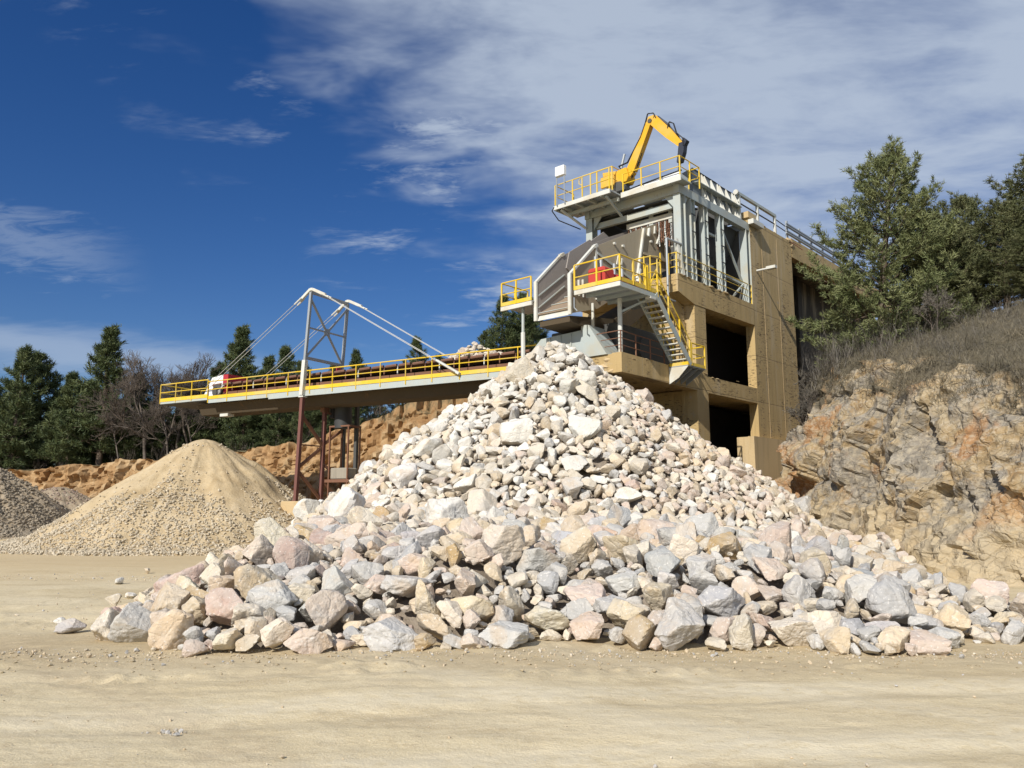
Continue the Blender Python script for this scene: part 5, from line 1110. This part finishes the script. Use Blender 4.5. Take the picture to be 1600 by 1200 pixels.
for i, (v, px, Yd, h, lb) in enumerate(((ba, 222, 66.5, 9.2, 'tall bare grey-brown tree beside the last dark pine of the left wood'), (bb, 246, 68, 8.2, 'bushy leafless tree behind the sand heap slope'), (ba, 268, 70, 9.4, 'high thin leafless tree behind the sand heap top'), (bb, 292, 67.5, 8.0, 'leafless tree just beyond the conveyor head platform'), (bb, 312, 72, 7.6, 'pale leafless tree beside the pine at the conveyor head'), (ba, 235, 73, 8.6, 'leafless tree standing deep in the wood behind the bank'), (bb, 180, 66, 5.0, 'low leafless tree in front of the dark pines on the bank'), (bb, 470, 82, 8.8, 'leafless tree behind the pines beyond the trestle'), (ba, 575, 84, 6.4, 'small leafless tree behind the far mast post'), (bb, 618, 84, 7.0, 'small leafless tree left of the upper rubble pile pines'), (bb, 300, 66, 5.5, 'low leafless thicket tree on top of the earth bank'), (ba, 258, 66, 6.0, 'crooked low leafless tree at the bank edge'))):
    x = px2(px, Yd); z = float(plateau_z(np.array([x]), np.array([float(Yd)]))[0]) - .2
    put_tree('bare_tree', lb, v, (x, Yd, z), (h / 8, h / 8), i * 1.7, 'leafless trees beyond the earth bank', [M['twig'], M['twig']])

bsx, bsy = bare_mesh(51, 2.4, .7, 5), bare_mesh(52, 2.0, .75, 5)
for v, x, y, h, rz, lb in ((bsx, 14.6, 39.6, 3.0, .3, 'tall bare shrub at the cliff top beside the dark void'), (bsy, 13.6, 37.2, 2.2, 1.4, 'spreading bare shrub on the cliff shoulder below the big pine'), (bsx, 15.6, 37.6, 2.6, 2.2, 'thin bare shrub in the scrub at the big pine foot'), (bsy, 12.6, 33.6, 1.5, 4.4, 'small twiggy bare shrub clinging to the cliff brow'), (bsx, 16.6, 30.5, 1.9, 5.1, 'crooked bare shrub alone on the dry slope'), (bsy, 18.0, 33.5, 2.3, .9, 'wide bare shrub in the scrub under the slim pine')):
    put_tree('bare_shrub', lb, v, (x, y, hill_z(x, y) - .1), (h / 2.2, h / 2.2), rz, 'bare shrubs on the cliff slope', [M['twig'], M['scrub']], 'shrub')
# upper rubble pile on the plateau behind the conveyor
t = thing('upper_rubble_pile', 'distant pale rubble pile on the plateau above the conveyor', 'rubble pile', base=(-5.2, 74, 14))
lst = []
for k in range(420):
    a = g.uniform(0, 6.28); q = math.sqrt(g.uniform(0, 1)); x, y = -3.6 + 4.6 * q * math.cos(a), 75 + 3.0 * q * math.sin(a)
    lst.append((x, y, 14.2 + 2.9 * (1 - q) + .10 * (x + 3.6), g.uniform(.3, .7), 0, 0, 'pink' if g.uniform() < .5 else 'cream', 1, 1))
o = joined('rubble_stones', lst, SHAPES2, M['rock'], 20); o.parent = t; o.location = -Vector(BASE[t.name])

# dry scrub and grass
SC = [scrub_np(60 + i, 1.0, 9) for i in range(5)]
def scrub(name, label, pts, hs, mat):
    Vs, Fs, k = [], [], 0
    for (x, y, z), h in zip(pts, hs):
        V, F = SC[g.integers(len(SC))]; W = (V @ rotm(g, .12).T) * h + (x, y, z - .04); Vs.append(W); Fs.append(F + k); k += len(W)
    return tag(link(name, mesh_np(name, np.concatenate(Vs), np.concatenate(Fs)), mat), label, 'scrub', kind='stuff')
hv = HILL.reshape(len(vs), len(ts), 3); pts = []; hs = []
while len(pts) < 215:
    i = int(g.integers(70, 118)); j = int(g.integers(25, len(ts) - 70)); p = hv[i, j]
    if not (.30 < p[0] / p[1] < .72): continue
    dens = sst(i, 78, 100) * (.35 + .65 * sst(p[1], 24, 32))
    if g.uniform() < dens: pts.append(p); hs.append(g.uniform(.7, 1.5) * (1.5 if p[1] > 31 else .75))
scrub('dry_scrub', 'tangled grey-brown dry scrub covering the slope above the rock cliff', pts, hs, M['scrub'])
pts = []; hs = []
for k in range(75):
    x = g.uniform(-58, -1); v_ = g.uniform(0, 1); y = bank_f(np.array(x)) + (3.2 + 4 * v_ if x < -10 else 2.5 + 5 * v_); z = float(plateau_z(np.array([x]), np.array([float(y)]))[0]) if y > bank_f(np.array(x)) + 3.2 else float(bank_h(np.array(x))) * .72
    pts.append((x, float(y), z)); hs.append(g.uniform(.8, 2.0))
scrub('bank_scrub', 'low brown brushwood along the top of the earth bank', pts, hs, M['twig'])
def grass(name, label, P, n, ln, mat):
    idx = g.integers(0, len(P), n); C = P[idx] + g.normal(size=(n, 3)) * (.18, .18, .02); D = np.tile((0, 0, 1.), (n, 1))
    V, F = needles(C, D, g, 5, ln, .012); return tag(link(name, mesh_np(name, V, F), mat), label, 'grass', kind='stuff')
PP = hv[80:125, 60:len(ts) - 60].reshape(-1, 3); PP = PP[(PP[:, 0] / PP[:, 1] > .3) & (PP[:, 0] / PP[:, 1] < .72)]
grass('dry_grass', 'thin dry grass between the scrub on the cliff slope', PP, 6000, .26, M['straw'])
